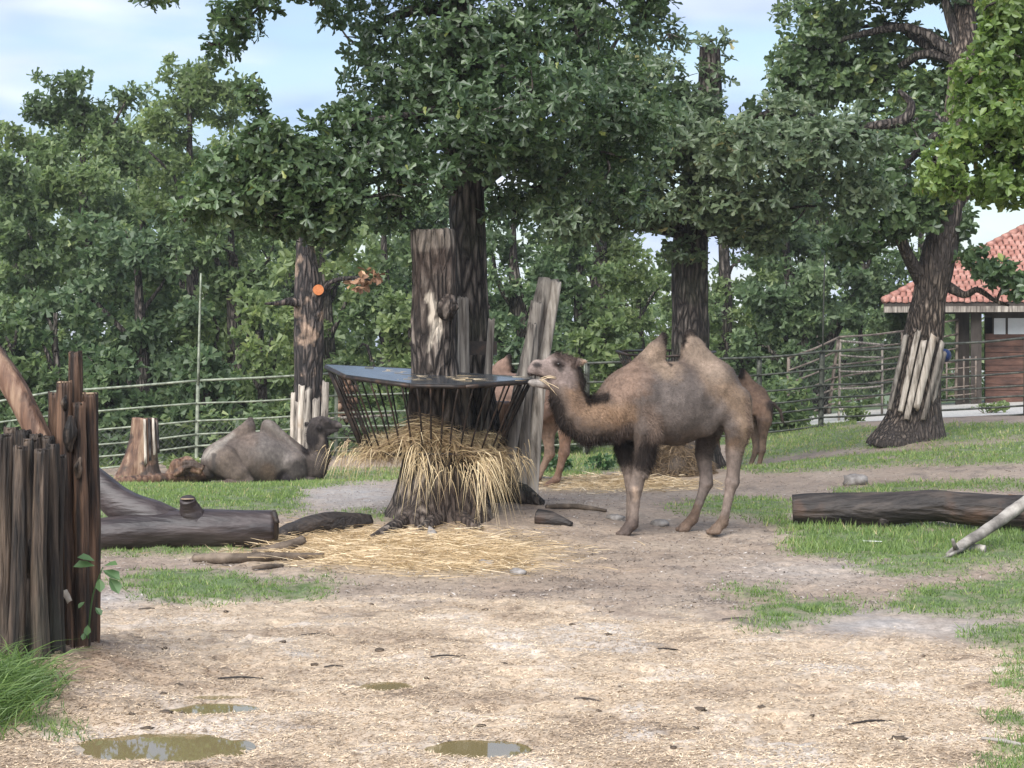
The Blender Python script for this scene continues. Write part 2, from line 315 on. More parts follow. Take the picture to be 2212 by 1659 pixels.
M['dead_bark'] = barkmat('dead_bark', (.014, .012, .012), (.045, .037, .034), (.12, .092, .078), 7, .2, patch=((.36, .25, .18), 2.2, .56, .66, .8))
M['palisade'] = noisemat('palisade_wood', [(0.0098, 0.0056, 0.0038), (0.0488, 0.0266, 0.0163), (0.1302, 0.0732, 0.0440)], 22, (1, 1, .06), .6, 1.0, bscale=40, bdist=.03, pos=[.40, .5, .62], second=((.15, .08, .04), 2.0, .56, .68, .7))
M['palisade_grey'] = noisemat('palisade_greywood', [(0.0085, 0.0063, 0.0050), (0.0394, 0.0281, 0.0206), (0.0965, 0.0687, 0.0491)], 22, (1, 1, .06), .62, 1.0, bscale=40, bdist=.03, pos=[.40, .5, .62], second=((.04, .042, .03), 1.5, .5, .65, .5))
M['grey_wood'] = noisemat('grey_wood', [(.035, .028, .023), (.19, .165, .14), (.36, .32, .27)], 20, (1, 1, .07), .8, .8, bscale=34, bdist=.02, pos=[.34, .5, .68], second=((.07, .056, .046), 1.8, .54, .68, .7))
M['pale_wood'] = noisemat('pale_wood', [(.12, .10, .08), (.34, .295, .245), (.52, .46, .39)], 20, (1, 1, .08), .8, .6, bscale=34, bdist=.02, pos=[.34, .5, .68], second=((.24, .17, .11), 3, .55, .7, .6))
M['peeled'] = noisemat('peeled_wood', [(0.0396, 0.0198, 0.0132), (0.1320, 0.0726, 0.0462), (0.2640, 0.1782, 0.1188)], 12, (1, 1, .12), .62, .7, bscale=26, bdist=.03, pos=[.34, .5, .68], second=((.03, .021, .017), 3.0, .53, .6, .85))
G_OAK = [(0.0281, 0.0490, 0.0224), (0.0518, 0.0862, 0.0370), (0.0864, 0.1323, 0.0550), (0.1350, 0.1911, 0.0774), (0.2592, 0.2940, 0.0860)]
M['oak'] = leafmat('oak_leaf', G_OAK, [0, .3, .6, .88, 1], .36, .36)
M['oak2'] = leafmat('oak_leaf_dusty', [(0.0320, 0.0524, 0.0264), (0.0640, 0.0951, 0.0475), (0.1050, 0.1436, 0.0722), (0.1600, 0.1940, 0.0986), (0.2700, 0.2425, 0.1056)], [0, .3, .6, .9, 1], .36, .42)
M['bg1'] = leafmat('wood_leaf', [(0.0487, 0.0773, 0.0336), (0.0946, 0.1401, 0.0605), (0.1649, 0.2233, 0.0896), (0.2724, 0.3199, 0.1288)], None, .45, .5)
M['bg2'] = leafmat('wood_leaf_light', [(0.0693, 0.1012, 0.0403), (0.1323, 0.1815, 0.0717), (0.2205, 0.2750, 0.1064), (0.3276, 0.3630, 0.1512)], None, .5, .5)
M['bg3'] = leafmat('wood_leaf_dark', [(0.0455, 0.0773, 0.0374), (0.0845, 0.1310, 0.0616), (0.1463, 0.2000, 0.0924), (0.2275, 0.2828, 0.1265)], None, .45, .5)
M['lime'] = leafmat('lime_leaf', [(.055, .095, .025), (.10, .16, .042), (.17, .235, .066), (.27, .31, .10), (.38, .33, .13)], [0, .35, .7, .93, 1], .42, .4)
M['shrub'] = leafmat('shrub_leaf', [(.035, .08, .025), (.07, .14, .05), (.12, .21, .08)], None, .35, .5)
M['grass'] = leafmat('grass_blade', [(0.0549, 0.0952, 0.0293), (0.1037, 0.1708, 0.0488), (0.1708, 0.2501, 0.0732), (0.2562, 0.3233, 0.1037), (0.4148, 0.3660, 0.1708)], [0, .3, .6, .94, 1], .38, .5)
M['straw'] = leafmat('straw', [(0.1647, 0.1098, 0.0625), (0.3294, 0.2362, 0.1325), (0.5354, 0.4057, 0.2375), (0.7213, 0.5929, 0.4062)], None, .2, .55)
M['hay'] = leafmat('hay', [(0.1188, 0.0798, 0.0456), (0.2851, 0.1985, 0.1104), (0.4752, 0.3657, 0.2028), (0.6890, 0.5643, 0.3564)], None, .22, .55)
M['chip'] = leafmat('wood_chip', [(0.1209, 0.0806, 0.0508), (0.3143, 0.2285, 0.1525), (0.5077, 0.3886, 0.2619), (0.7494, 0.6037, 0.4254)], None, .05, .6)
M['crumb'] = leafmat('soil_crumb', [(.045, .034, .027), (.12, .092, .072), (.24, .195, .16), (.46, .42, .38)], None, .0, .8)
M['dead_leaf'] = leafmat('dead_leaf', [(.12, .06, .03), (.28, .15, .08), (.42, .26, .15)], None, .1, .6)
M['fur'] = colmat('camel_coat', .7, .18, .5, 90, (1, 1, .6), .38, 22, .0)
M['furhair'] = colmat('camel_hair', .7, .12, 0, 60, (1, 1, 1), .4, 45, .0)
M['eye'] = noisemat('eye', [(.004, .003, .003), (.008, .006, .005)], 3, rough=.08, bump=0, spec=.6)

# ------------------------------------------------------------------ terrain height
CP = []
def cp(px, py, d): CP.append(W(px, py, d))
def cz(x, y, z): CP.append(np.array([x, y, z]))
for d in (3, 6, 9, 12, 15):
    for x in (-.45, -.22, 0, .22, .45): cz(x * (d + 2), d, 0)
for x in (-12, 0, 12): cz(x, -14, 0)
for a in [(950, 1135, 19), (1100, 1092, 20.3), (1350, 1160, 18.2), (1520, 1146, 19), (400, 1188, 17), (250, 1050, 27), (570, 1052, 30), (440, 1050, 29.5), (310, 1027, 32), (425, 1003, 34),
          (100, 1030, 34), (0, 1045, 33), (650, 990, 34), (860, 1035, 28), (1220, 1050, 26), (1450, 1032, 27), (1590, 1028, 30), (1640, 1030, 30), (1700, 1003, 29), (1960, 950, 31), (2212, 965, 29),
          (2212, 1035, 24), (1800, 1045, 25), (1775, 922, 37), (2212, 897, 37), (1640, 947, 37), (1250, 985, 36), (900, 985, 36), (2050, 872, 47), (2212, 868, 46), (1900, 905, 42), (1712, 1128, 19.4), (2212, 1150, 18.6), (1500, 1085, 22), (700, 1100, 21), (1250, 1120, 19.5)]: cp(*a)
for x, y, z in [(-25, 60, -2.5), (0, 60, -1.2), (18, 62, .5), (30, 60, 1.0), (-40, 110, -4), (0, 110, -2), (40, 110, 0), (-25, 35, -1.2), (25, 25, .8), (-18, 20, -.3), (18, 12, .2), (-120, 300, -8), (0, 300, -5), (120, 300, -3)]: cz(x, y, z)
CP = np.array(CP)
def _k(a, b): return np.sqrt(((a[:, None, :2] - b[None, :, :2]) ** 2).sum(-1) + 1.0)
_K = _k(CP, CP); _n = len(CP)
_A = np.zeros((_n + 3, _n + 3)); _A[:_n, :_n] = _K + np.eye(_n) * -0.02; _A[:_n, _n] = 1; _A[:_n, _n + 1:] = CP[:, :2]; _A[_n:, :_n] = _A[:_n, _n:].T
_wt = np.linalg.solve(_A, np.concatenate([CP[:, 2], np.zeros(3)]))
def zbase(x, y):
    x = np.atleast_1d(np.asarray(x, float)); y = np.atleast_1d(np.asarray(y, float)); o = np.zeros(len(x))
    for s in range(0, len(x), 60000):
        p = np.stack([x[s:s + 60000], y[s:s + 60000]], 1)
        o[s:s + 60000] = _k(p, CP) @ _wt[:_n] + _wt[_n] + p @ _wt[_n + 1:]
    return o
PUD = []     # puddles: x, y, rx, ry
for px, py, rx, ry in [(345, 1607, 165, 27), (455, 1527, 88, 13), (470, 1501, 52, 4), (830, 1477, 50, 10), (1032, 1609, 92, 17)]:
    d = FPX * CAMZ / (py - HY); PUD.append(((px - CX) / FPX * d, d, rx / FPX * d, d - FPX * CAMZ / (py + ry - HY)))
def zfull(x, y):
    x = np.asarray(x, float); y = np.asarray(y, float)
    z = zbase(x, y); near = 1 - sstep(22, 45, y)
    z = z + .016 * fbm2(x, y, 1.1, 5, 3) + near * (.018 * fbm2(x, y, 3.7, 9, 3) + .012 * fbm2(x, y * .8, 9.0, 15, 3))
    bank = np.exp(-(((x + 2.75) / .75) ** 2 + ((y - 10.3) / 1.2) ** 2)); z = z + .13 * bank * (1 + .4 * fbm2(x, y, 6, 21, 3))
    z = z + .12 * np.exp(-(((x + .75) / 1.5) ** 2 + ((y - 19.3) / 1.3) ** 2))
    z = z + .03 * np.exp(-(((x + 1.9) / .5) ** 2 + ((y - 9.2) / .35) ** 2)) * (1 + .9 * fbm2(x, y, 9, 23, 3))
    for (a, b, rx, ry) in PUD:
        q = ((x - a) / rx) ** 2 + ((y - b) / ry) ** 2 + .75 * fbm2(x, y, 4.5, 31, 3)
        z = z * (1 - .9 * np.exp(-(q * .35) ** 2)) - .055 * np.exp(-(q * .62) ** 2)
    return z
def gz(x, y): return float(zfull(np.array([x]), np.array([y]))[0])
def onG(px, d, dz=0.0):
    x = (px - CX) / FPX * d; return np.array([x, d, gz(x, d) + dz])

# ------------------------------------------------------------------ ground cover masks (plan of the place, taken from picture positions)
def inpoly(px, py, poly):
    poly = np.asarray(poly, float); r = np.zeros(len(px), bool); j = len(poly) - 1
    for i in range(len(poly)):
        xi, yi = poly[i]; xj, yj = poly[j]
        c = ((yi > py) != (yj > py)) & (px < (xj - xi) * (py - yi) / (yj - yi + 1e-9) + xi); r ^= c; j = i
    return r
GRASS = [[(-900, 1035), (440, 1030), (700, 1015), (880, 1010), (885, 1034), (760, 1042), (650, 1058), (655, 1102), (600, 1110), (420, 1112), (200, 1135), (-900, 1140)],
         [(700, 1110), (840, 1105), (830, 1120), (700, 1122)],
         [(235, 1262), (300, 1240), (440, 1235), (520, 1243), (580, 1262), (600, 1290), (520, 1300), (390, 1302), (330, 1290)],
         [(590, 1268), (640, 1252), (700, 1265), (715, 1290), (650, 1298), (590, 1292)],
         [(205, 1178), (420, 1180), (600, 1165), (590, 1182), (420, 1196), (205, 1198)], [(690, 1245), (750, 1246), (745, 1256), (690, 1256)],
         [(1130, 1032), (1130, 975), (1380, 975), (1340, 1015), (1220, 1030)],
         [(1560, 1012), (1620, 940), (1780, 925), (3600, 880), (3600, 985), (1950, 1003), (1750, 1018), (1640, 1022)],
         [(1790, 1064), (1950, 1045), (3600, 1020), (3600, 1045), (2000, 1058), (1850, 1072)],
         [(1420, 1098), (1560, 1076), (1700, 1080), (1720, 1132), (3600, 1145), (3600, 1215), (2120, 1222), (2050, 1235), (1880, 1218), (1690, 1188), (1735, 1160), (1640, 1120)],
         [(1615, 1318), (1660, 1300), (1760, 1296), (1865, 1302), (1830, 1325), (1700, 1350), (1620, 1352)],
         [(1890, 1308), (2000, 1272), (2120, 1262), (2200, 1238), (3600, 1225), (3600, 1330), (2100, 1318), (1960, 1325)],
         [(1560, 1276), (1690, 1272), (1700, 1290), (1570, 1290)], [(1860, 1215), (1960, 1220), (1980, 1238), (1880, 1236)],
         [(2090, 1362), (2212, 1345), (3600, 1350), (3600, 1395), (2120, 1388)], [(2175, 1400), (3600, 1380), (3600, 1500), (2190, 1490)], [(2160, 1560), (2212, 1535), (3600, 1540), (3600, 1590), (2170, 1588)],
         [(2150, 1640), (2212, 1605), (3600, 1600), (3600, 1700), (2140, 1700)], [(60, 1545), (110, 1535), (175, 1568), (160, 1592), (70, 1580)]]
NOGRASS = [[(1600, 1000), (1750, 975), (2000, 962), (2240, 942), (2240, 948), (2000, 972), (1760, 990), (1640, 1008)],
           [(1850, 940), (1960, 938), (2040, 950), (1980, 962), (1880, 960)], [(1720, 1060), (1800, 1052), (1800, 1066), (1730, 1075)]]
def masks(x, y, z):
    P = np.stack([x, np.maximum(y, 2.0), z], 1); px, py = proj(P)
    s = np.clip(12.0 / np.maximum(y, 3), .25, 3)
    n1 = fbm2(x, y, 1.6, 41, 4); n2 = fbm2(x, y, 5.0, 47, 4); n3 = fbm2(x, y, .5, 51, 3)
    qx = px + 34 * s * n1 + 14 * s * n2; qy = py + 13 * s * fbm2(x, y, 1.9, 61, 4) * np.clip(14 / np.maximum(y, 3), .25, 1.2)
    acc = np.zeros(len(x)); fs = np.clip(14 / np.maximum(y, 3), .3, 1.3)
    n5 = fbm2(x, y, 9.0, 71, 3)
    for ox, oy in ((0, 0), (30, 7), (-30, -7), (16, -9), (-16, 9)):
        g = np.zeros(len(x), bool)
        for pl in GRASS: g |= inpoly(qx + (ox + 22 * n5) * fs, qy + (oy + 7 * n5) * fs, pl)
        for pl in NOGRASS: g &= ~inpoly(qx + ox * fs, qy + oy * fs, pl)
        acc += g * .2
    gr = acc ** 1.2 * (1 - .8 * sstep(.35, .8, n2 + .35 * n1)) * np.clip(.85 + .5 * n5, .35, 1)
    far = (y > 36.5) & ~((px > 1850) & (y < 50))
    gr = np.where(far, .9, gr); gr = np.where(y < 5, 0, gr)
    chipline = np.interp(px, [0, 205, 740, 1100, 1500, 1640, 1900, 2212, 2700], [1330, 1318, 1300, 1292, 1335, 1365, 1385, 1405, 1470])
    chip = sstep(-16, 18, py - chipline + 22 * n1 + 12 * n2)
    straw = np.exp(-(((px - 840) / 300) ** 2 + ((py - 1185) / 42) ** 2) ** 1.5) + .9 * np.exp(-(((px - 1330) / 190) ** 2 + ((py - 1046) / 16) ** 2) ** 1.5) + .5 * np.exp(-(((px - 1000) / 190) ** 2 + ((py - 1215) / 30) ** 2))
    straw = np.clip(straw * (1 + .5 * n2), 0, 1) * (1 - gr)
    yard = ((px > 1750) & (y > 38.0) & (y < 55)).astype(float)
    grey = np.clip(np.exp(-(((px - 760) / 130) ** 2 + ((py - 1072) / 34) ** 2)) + .8 * np.exp(-(((px - 230) / 130) ** 2 + ((py - 1300) / 22) ** 2)) + .8 * np.exp(-(((px - 1950) / 260) ** 2 + ((py - 1350) / 30) ** 2)) + .5 * np.exp(-(((px - 1750) / 200) ** 2 + ((py - 1235) / 25) ** 2)), 0, 1)
    return dict(px=px, py=py, grass=gr, chip=chip, straw=straw, yard=yard, grey=grey, n1=n1, n2=n2, n3=n3)

# ------------------------------------------------------------------ ground
ys = np.concatenate([np.linspace(-30, 3, 20)[:-1], np.linspace(3, 7.6, 24)[:-1], np.linspace(7.6, 13, 150)[:-1], np.linspace(13, 22, 160)[:-1], np.linspace(22, 40, 110)[:-1], np.geomspace(40, 900, 45)])
tt = np.linspace(-1, 1, 321); tt = np.sign(tt) * (np.abs(tt) * .55 + np.abs(tt) ** 5 * .45)
YY, TT = np.meshgrid(ys, tt, indexing='ij'); XX = TT * (7 + .62 * np.maximum(YY, 0) + np.maximum(YY - 60, 0) * .8)
gx, gy = XX.ravel(), YY.ravel(); gzv = zfull(gx, gy); mk = masks(gx, gy, gzv)
gzv = gzv + .012 * mk['grass'] * (gy < 40)
hr_ = np.random.default_rng(19)          # trodden hoof prints
for _ in range(230):
    hd = hr_.uniform(8.4, 16.5); hx0 = (hr_.uniform(250, 2150) - CX) / FPX * hd; ra_ = hr_.uniform(.07, .12); ix = np.nonzero((np.abs(gx - hx0) < .4) & (np.abs(gy - hd) < .4))[0]
    if any(((hx0 - a) / rx) ** 2 + ((hd - b_) / ry) ** 2 < 3 for a, b_, rx, ry in PUD): continue
    q_ = np.hypot((gx[ix] - hx0) * hr_.uniform(.8, 1.2), gy[ix] - hd) / ra_; gzv[ix] += hr_.uniform(.6, 1.3) * (-.026 * np.exp(-q_ ** 4) + .010 * np.exp(-((q_ - 1.25) / .3) ** 2))
def lerp(a, b, t): return a * (1 - t[:, None]) + np.array(b)[None] * t[:, None]
c = np.repeat(np.array([[.235, .176, .130]]), len(gx), 0)
c = lerp(c, (.32, .255, .195), np.clip(.5 + .8 * mk['n1'], 0, 1) * .6)
c = lerp(c, (.13, .10, .078), sstep(.25, .8, mk['n2'] + .3 * mk['n3']) * .7)
c = lerp(c, (.37, .35, .335), mk['grey'] * (.55 + .3 * np.clip(mk['n2'], -1, 1)))
c = lerp(c, (.43, .335, .238), mk['chip'] * np.clip(.9 + .25 * mk['n2'], 0, 1))
n4 = fbm2(gx * .8, gy * 1.25, 2.4, 83, 5, .6); n6 = fbm2(gx, gy, 7.5, 87, 3)
c = lerp(c, (.20, .14, .095), mk['chip'] * sstep(.12, .7, n4 + .35 * n6) * .5)
c = lerp(c, (.13, .09, .06), mk['chip'] * sstep(.55, 1.0, n6 + .5 * n4) * .55)
c = lerp(c, (.56, .50, .44), mk['chip'] * sstep(.25, .8, -n4 + .2 * n6) * .45)  # pale streaks put wet sheen into the chip colour
c = lerp(c, (.50, .45, .40), mk['chip'] * sstep(.35, .8, -mk['n1'] - .3 * mk['n2']) * .6)
c = lerp(c, (.42, .30, .14), mk['straw'] * .8)
c = lerp(c, (.06, .11, .026), mk['grass'] * .88)
c = lerp(c, (.42, .41, .38), mk['yard'] * .85)
bank = np.exp(-(((gx + 2.75) / .8) ** 2 + ((gy - 10.1) / 1.5) ** 2)); c = lerp(c, (.22, .15, .10), np.clip(bank * 1.1, 0, .75))
wet = 0 * gx
for (a, b, rx, ry) in PUD:
    q = np.sqrt(((gx - a) / rx) ** 2 + ((gy - b) / ry) ** 2); wet = np.maximum(wet, 1 - sstep(.9, 1.9, q + .3 * mk['n2']))
    c = lerp(c, (.17, .135, .07), 1 - sstep(.75, 1.05, q)); 
c = lerp(c, (.42, .37, .32), wet * .45 * (gzv > -.03))
m, t, b, o = newmat('ground')
a = N(t, 'ShaderNodeAttribute', attribute_name='col'); a2 = N(t, 'ShaderNodeAttribute', attribute_name='wet'); tc = N(t, 'ShaderNodeTexCoord')
n1 = N(t, 'ShaderNodeTexNoise'); n1.inputs['Scale'].default_value = 16; n1.inputs['Detail'].default_value = 10; n1.inputs['Roughness'].default_value = .72
n2 = N(t, 'ShaderNodeTexVoronoi'); n2.inputs['Scale'].default_value = 55
t.links.new(tc.outputs['Object'], n1.inputs['Vector']); t.links.new(tc.outputs['Object'], n2.inputs['Vector'])
mr = N(t, 'ShaderNodeMapRange'); mr.inputs[1].default_value = .28; mr.inputs[2].default_value = .72; mr.inputs[3].default_value = .55; mr.inputs[4].default_value = 1.38; t.links.new(n1.outputs['Fac'], mr.inputs[0])
mr2 = N(t, 'ShaderNodeMapRange'); mr2.inputs[1].default_value = 0; mr2.inputs[2].default_value = .6; mr2.inputs[3].default_value = .82; mr2.inputs[4].default_value = 1.12; t.links.new(n2.outputs['Distance'], mr2.inputs[0])
mm = N(t, 'ShaderNodeMath', operation='MULTIPLY'); t.links.new(mr.outputs[0], mm.inputs[0]); t.links.new(mr2.outputs[0], mm.inputs[1])
sc_ = N(t, 'ShaderNodeVectorMath', operation='SCALE'); t.links.new(a.outputs['Color'], sc_.inputs[0]); t.links.new(mm.outputs[0], sc_.inputs['Scale']); t.links.new(sc_.outputs[0], b.inputs['Base Color'])
mr3 = N(t, 'ShaderNodeMapRange'); mr3.inputs[3].default_value = .62; mr3.inputs[4].default_value = .30; t.links.new(a2.outputs['Fac'], mr3.inputs[0]); t.links.new(mr3.outputs[0], b.inputs['Roughness'])
b.inputs['Specular IOR Level'].default_value = .45
bp = N(t, 'ShaderNodeBump'); bp.inputs['Strength'].default_value = .55; bp.inputs['Distance'].default_value = .03; t.links.new(n1.outputs['Fac'], bp.inputs['Height']); t.links.new(bp.outputs[0], b.inputs['Normal'])
wetv = np.clip(wet + .6 * (mk['n3'] > .1) * (mk['chip'] > .3) * sstep(0, .5, -mk['n1']), 0, 1)
nr, nc = len(ys), len(tt); i = np.arange(nr - 1)[:, None] * nc; j = np.arange(nc - 1)[None]
q = np.stack([i + j, i + j + 1, i + nc + j + 1, i + nc + j], -1).reshape(-1, 4)
g = mesh('ground', np.stack([gx, gy, gzv], 1), q, m, None, True, {'col': c, 'wet': wetv}); tag(g, 'trodden pale ground of wood chips, soil and worn grass', 'ground', kind='structure')

# puddles
m, t, b, o = newmat('puddle_water'); b.inputs['Base Color'].default_value = (.17, .135, .065, 1); b.inputs['Roughness'].default_value = .015; b.inputs['IOR'].default_value = 1.33
b.inputs['Specular IOR Level'].default_value = .5
for k, (a, b_, rx, ry) in enumerate(PUD):
    wl = -.020 + (.004 if k == 2 else 0)
    th = np.linspace(0, 2 * np.pi, 40, endpoint=False); s = 1.25
    v = np.stack([a + rx * s * np.cos(th), b_ + ry * s * np.sin(th), np.full(40, wl)], 1); v = np.vstack([v, [a, b_, wl]])
    p = mesh('puddle', v, np.stack([np.full(40, 40), np.arange(40), (np.arange(40) + 1) % 40], 1), m, None, True, None, (a, b_, wl))
    tag(p, ['largest muddy puddle mirroring a patch of sky', 'long muddy puddle beyond the largest puddle', 'thin sliver of puddle behind the long muddy puddle', 'smallest round puddle out on the open wood chips', 'oval brown puddle alone on the wood chips'][k], 'puddle', kind='structure')

# ------------------------------------------------------------------ ground scatter
def strips(base, dirs, L, wid, bend, seg=1, up=(0, 0, 1), sidev=None):
    """flat blades from base along dirs; returns verts, polys"""
    n = len(base); dirs = dirs / np.linalg.norm(dirs, axis=1)[:, None]
    if sidev is None: sidev = np.cross(dirs, rng.standard_normal((n, 3)))
    sidev = sidev / (np.linalg.norm(sidev, axis=1)[:, None] + 1e-9)
    vs_ = []
    for k in range(seg + 1):
        u = k / seg; c_ = base + dirs * (L * u)[:, None] + bend * (u ** 2)
        ww = wid * (1 - .85 * u ** 1.5)
        if k < seg or seg > 1 and False: vs_ += [c_ - sidev * ww[:, None] / 2, c_ + sidev * ww[:, None] / 2]
        else: vs_.append(c_)
    m_ = len(vs_); v = np.stack(vs_, 1).reshape(-1, 3); o_ = np.arange(n)[:, None] * m_
    polys = []
    for k in range(seg - 1): polys.append(o_ + np.array([[2 * k, 2 * k + 1, 2 * k + 3, 2 * k + 2]]))
    tri = o_ + np.array([[2 * seg - 2, 2 * seg - 1, 2 * seg]])
    return v, ([np.concatenate(polys)] if polys else []) + [tri], m_
def scatter_pts(n, y0, y1, pxr=(-260, 2480), power=1.0):
    """random points on the ground in the visible wedge, density falling with distance"""
    u = rng.random(n); y = (y0 ** (1 - power) + u * (y1 ** (1 - power) - y0 ** (1 - power))) ** (1 / (1 - power)) if power != 1 else y0 * (y1 / y0) ** u
    px = rng.uniform(pxr[0], pxr[1], n); x = (px - CX) / FPX * y; z = zfull(x, y); return x, y, z
# grass blades
x, y, z = scatter_pts(1200000, 7.8, 42, power=.7); mk = masks(x, y, z)
k = rng.random(len(x)) < mk['grass'] * (y < 38) * .8; x, y, z, n1_ = x[k], y[k], z[k], mk['n2'][k]; n = len(x)
hgt = (.045 + .03 * np.clip(n1_, -1, 1)) * rng.uniform(.5, 1.35, n) * np.where(y > 22, 1.35, 1.0)
rightlog = (np.abs(x - 3.6) < 2.6) & (np.abs(y - 18.3) < 1.6); hgt = np.where(rightlog, hgt * 1.7, hgt)
az = rng.uniform(0, 2 * np.pi, n); lean = rng.uniform(.1, .9, n)
dr = np.stack([np.cos(az) * lean, np.sin(az) * lean, np.ones(n)], 1)
v, p, mm_ = strips(np.stack([x, y, z], 1), dr, hgt, .004 + .00045 * y * rng.uniform(.5, 1.3, n), np.zeros((n, 3)) - np.array([0, 0, .012]), 1)
r_ = np.clip(.45 + .22 * rng.standard_normal(n) + .2 * n1_ + .012 * (y - 15), 0, 1)
gb = mesh('grass', v, p, M['grass'], None, False, {'rnd': np.repeat(r_, mm_)}); tag(gb, 'short green turf growing in worn patches round the enclosure', 'grass', kind='stuff')
print('grass blades', n)
# tall grass at the palisade
n = 4000; cx = rng.normal(-2.64, .15, n); cy = rng.normal(9.15, .33, n); kk = (cx < -2.28) & (cy < 9.8); cx, cy = cx[kk], cy[kk]; n = len(cx)
cz_ = zfull(cx, cy); az = rng.uniform(0, 2 * np.pi, n); ln = rng.uniform(.1, .75, n)
dr = np.stack([np.cos(az) * ln, np.sin(az) * ln, np.ones(n)], 1); L = rng.uniform(.1, .34, n) * np.clip(1.4 - np.abs(cx + 2.7) * 1.6, .3, 1.2)
v, p, mm_ = strips(np.stack([cx, cy, cz_], 1), dr, L, rng.uniform(.005, .010, n), np.stack([np.cos(az), np.sin(az), -np.ones(n)], 1) * (L * .45)[:, None], 3)
tg = mesh('tall_grass', v, p, M['grass'], None, False, {'rnd': np.repeat(np.clip(.35 + .2 * rng.standard_normal(n), 0, .98), mm_)}, (-2.62, 9.05, 0)); tag(tg, 'tall lush grass tuft at the foot of the palisade', 'grass', kind='stuff')
# wood chips
x, y, z = scatter_pts(185000, 7.7, 15.5, power=1.6); mk = masks(x, y, z)
pd = np.zeros(len(x), bool)
for (a, b_, rx, ry) in PUD: pd |= ((x - a) / rx) ** 2 + ((y - b_) / ry) ** 2 < 1.25
k = (rng.random(len(x)) < mk['chip']) & (mk['grass'] < .5) & ~pd; x, y, z = x[k], y[k], z[k]; n1_, n2_ = mk['n1'][k], mk['n2'][k]; n = len(x)
az = rng.uniform(0, 2 * np.pi, n); dr = np.stack([np.cos(az), np.sin(az), rng.uniform(-.15, .35, n)], 1)
sd = np.stack([-np.sin(az), np.cos(az), rng.uniform(-.5, .5, n)], 1)
v, p, mm_ = strips(np.stack([x, y, z + .004], 1), dr, rng.uniform(.012, .038, n), rng.uniform(.004, .009, n), np.zeros((n, 3)), 1, sidev=sd)
bk = np.exp(-(((x + 2.75) / .8) ** 2 + ((y - 10.1) / 1.5) ** 2))
n4_ = fbm2(x * .8, y * 1.25, 2.4, 83, 5, .6); r_ = np.clip(.60 + .19 * rng.standard_normal(n) - .20 * n4_ - .10 * n2_ - .25 * bk, 0, 1)
ch = mesh('wood_chips', v, p, M['chip'], None, False, {'rnd': np.repeat(r_, mm_)}); tag(ch, 'loose pale wood chips strewn over the open ground', 'wood chips', kind='stuff')
print('chips', n)
# crumbs of soil, twigs and dry bits on the bare soil
x, y, z = scatter_pts(90000, 13.0, 33, power=1.2); mk = masks(x, y, z); k = (mk['grass'] < .25) & (mk['chip'] < .6) & (rng.random(len(x)) < .35 + .5 * (mk['n2'] > .1)); x, y, z = x[k], y[k], z[k]; gk = mk['grey'][k]; n = len(x)
az = rng.uniform(0, 2 * np.pi, n); dr = np.stack([np.cos(az), np.sin(az), rng.uniform(-.1, .5, n)], 1)
v, p, mm_ = strips(np.stack([x, y, z + .004], 1), dr, rng.uniform(.01, .06, n) * rng.uniform(.3, 1, n), rng.uniform(.005, .018, n), np.zeros((n, 3)), 1, sidev=np.stack([-np.sin(az), np.cos(az), rng.uniform(-.6, .6, n)], 1))
ch = mesh('soil_crumbs', v, p, M['crumb'], None, False, {'rnd': np.repeat(np.clip(.52 + .26 * rng.standard_normal(n) + .3 * gk, 0, 1), mm_)}); tag(ch, 'crumbs of soil, stone and dry bits strewn over bare ground', 'soil crumbs', kind='stuff')
# straw on the ground
x, y, z = scatter_pts(260000, 14.5, 31, power=1.3); mk = masks(x, y, z); k = rng.random(len(x)) < mk['straw'] ** 1.6 * .8; x, y, z = x[k], y[k], z[k]; n = len(x)
az = rng.uniform(0, 2 * np.pi, n); dr = np.stack([np.cos(az), np.sin(az), rng.uniform(-.05, .22, n)], 1); L = rng.uniform(.06, .30, n)
v, p, mm_ = strips(np.stack([x, y, z + rng.uniform(.004, .05, n)], 1), dr, L, np.where(y > 22, .012, .0065), np.stack([-np.sin(az), np.cos(az), -np.full(n, .25)], 1) * (L * rng.uniform(-.2, .3, n))[:, None], 2)
st_ = mesh('straw', v, p, M['straw'], None, False, {'rnd': np.repeat(np.clip(.6 + .25 * rng.standard_normal(n), 0, 1), mm_)}); tag(st_, 'yellow straw spilled on the ground below the feeders', 'straw', kind='stuff')
print('straw', n)
# brown leaf litter behind the right log
n = 2600; x = rng.uniform(4.1, 7.2, n); y = rng.normal(20.8, .45, n); z = zfull(x, y); az = rng.uniform(0, 6.28, n)
v, p, mm_ = strips(np.stack([x, y, z + .01], 1), np.stack([np.cos(az), np.sin(az), rng.uniform(0, .7, n)], 1), rng.uniform(.05, .11, n), np.full(n, .05), np.zeros((n, 3)), 1)
ll = mesh('fallen_leaves', v, p, M['dead_leaf'], None, False, {'rnd': np.repeat(rng.random(n), mm_)}); tag(ll, 'brown fallen leaves lying behind the dark right-hand log', 'leaves', kind='stuff')

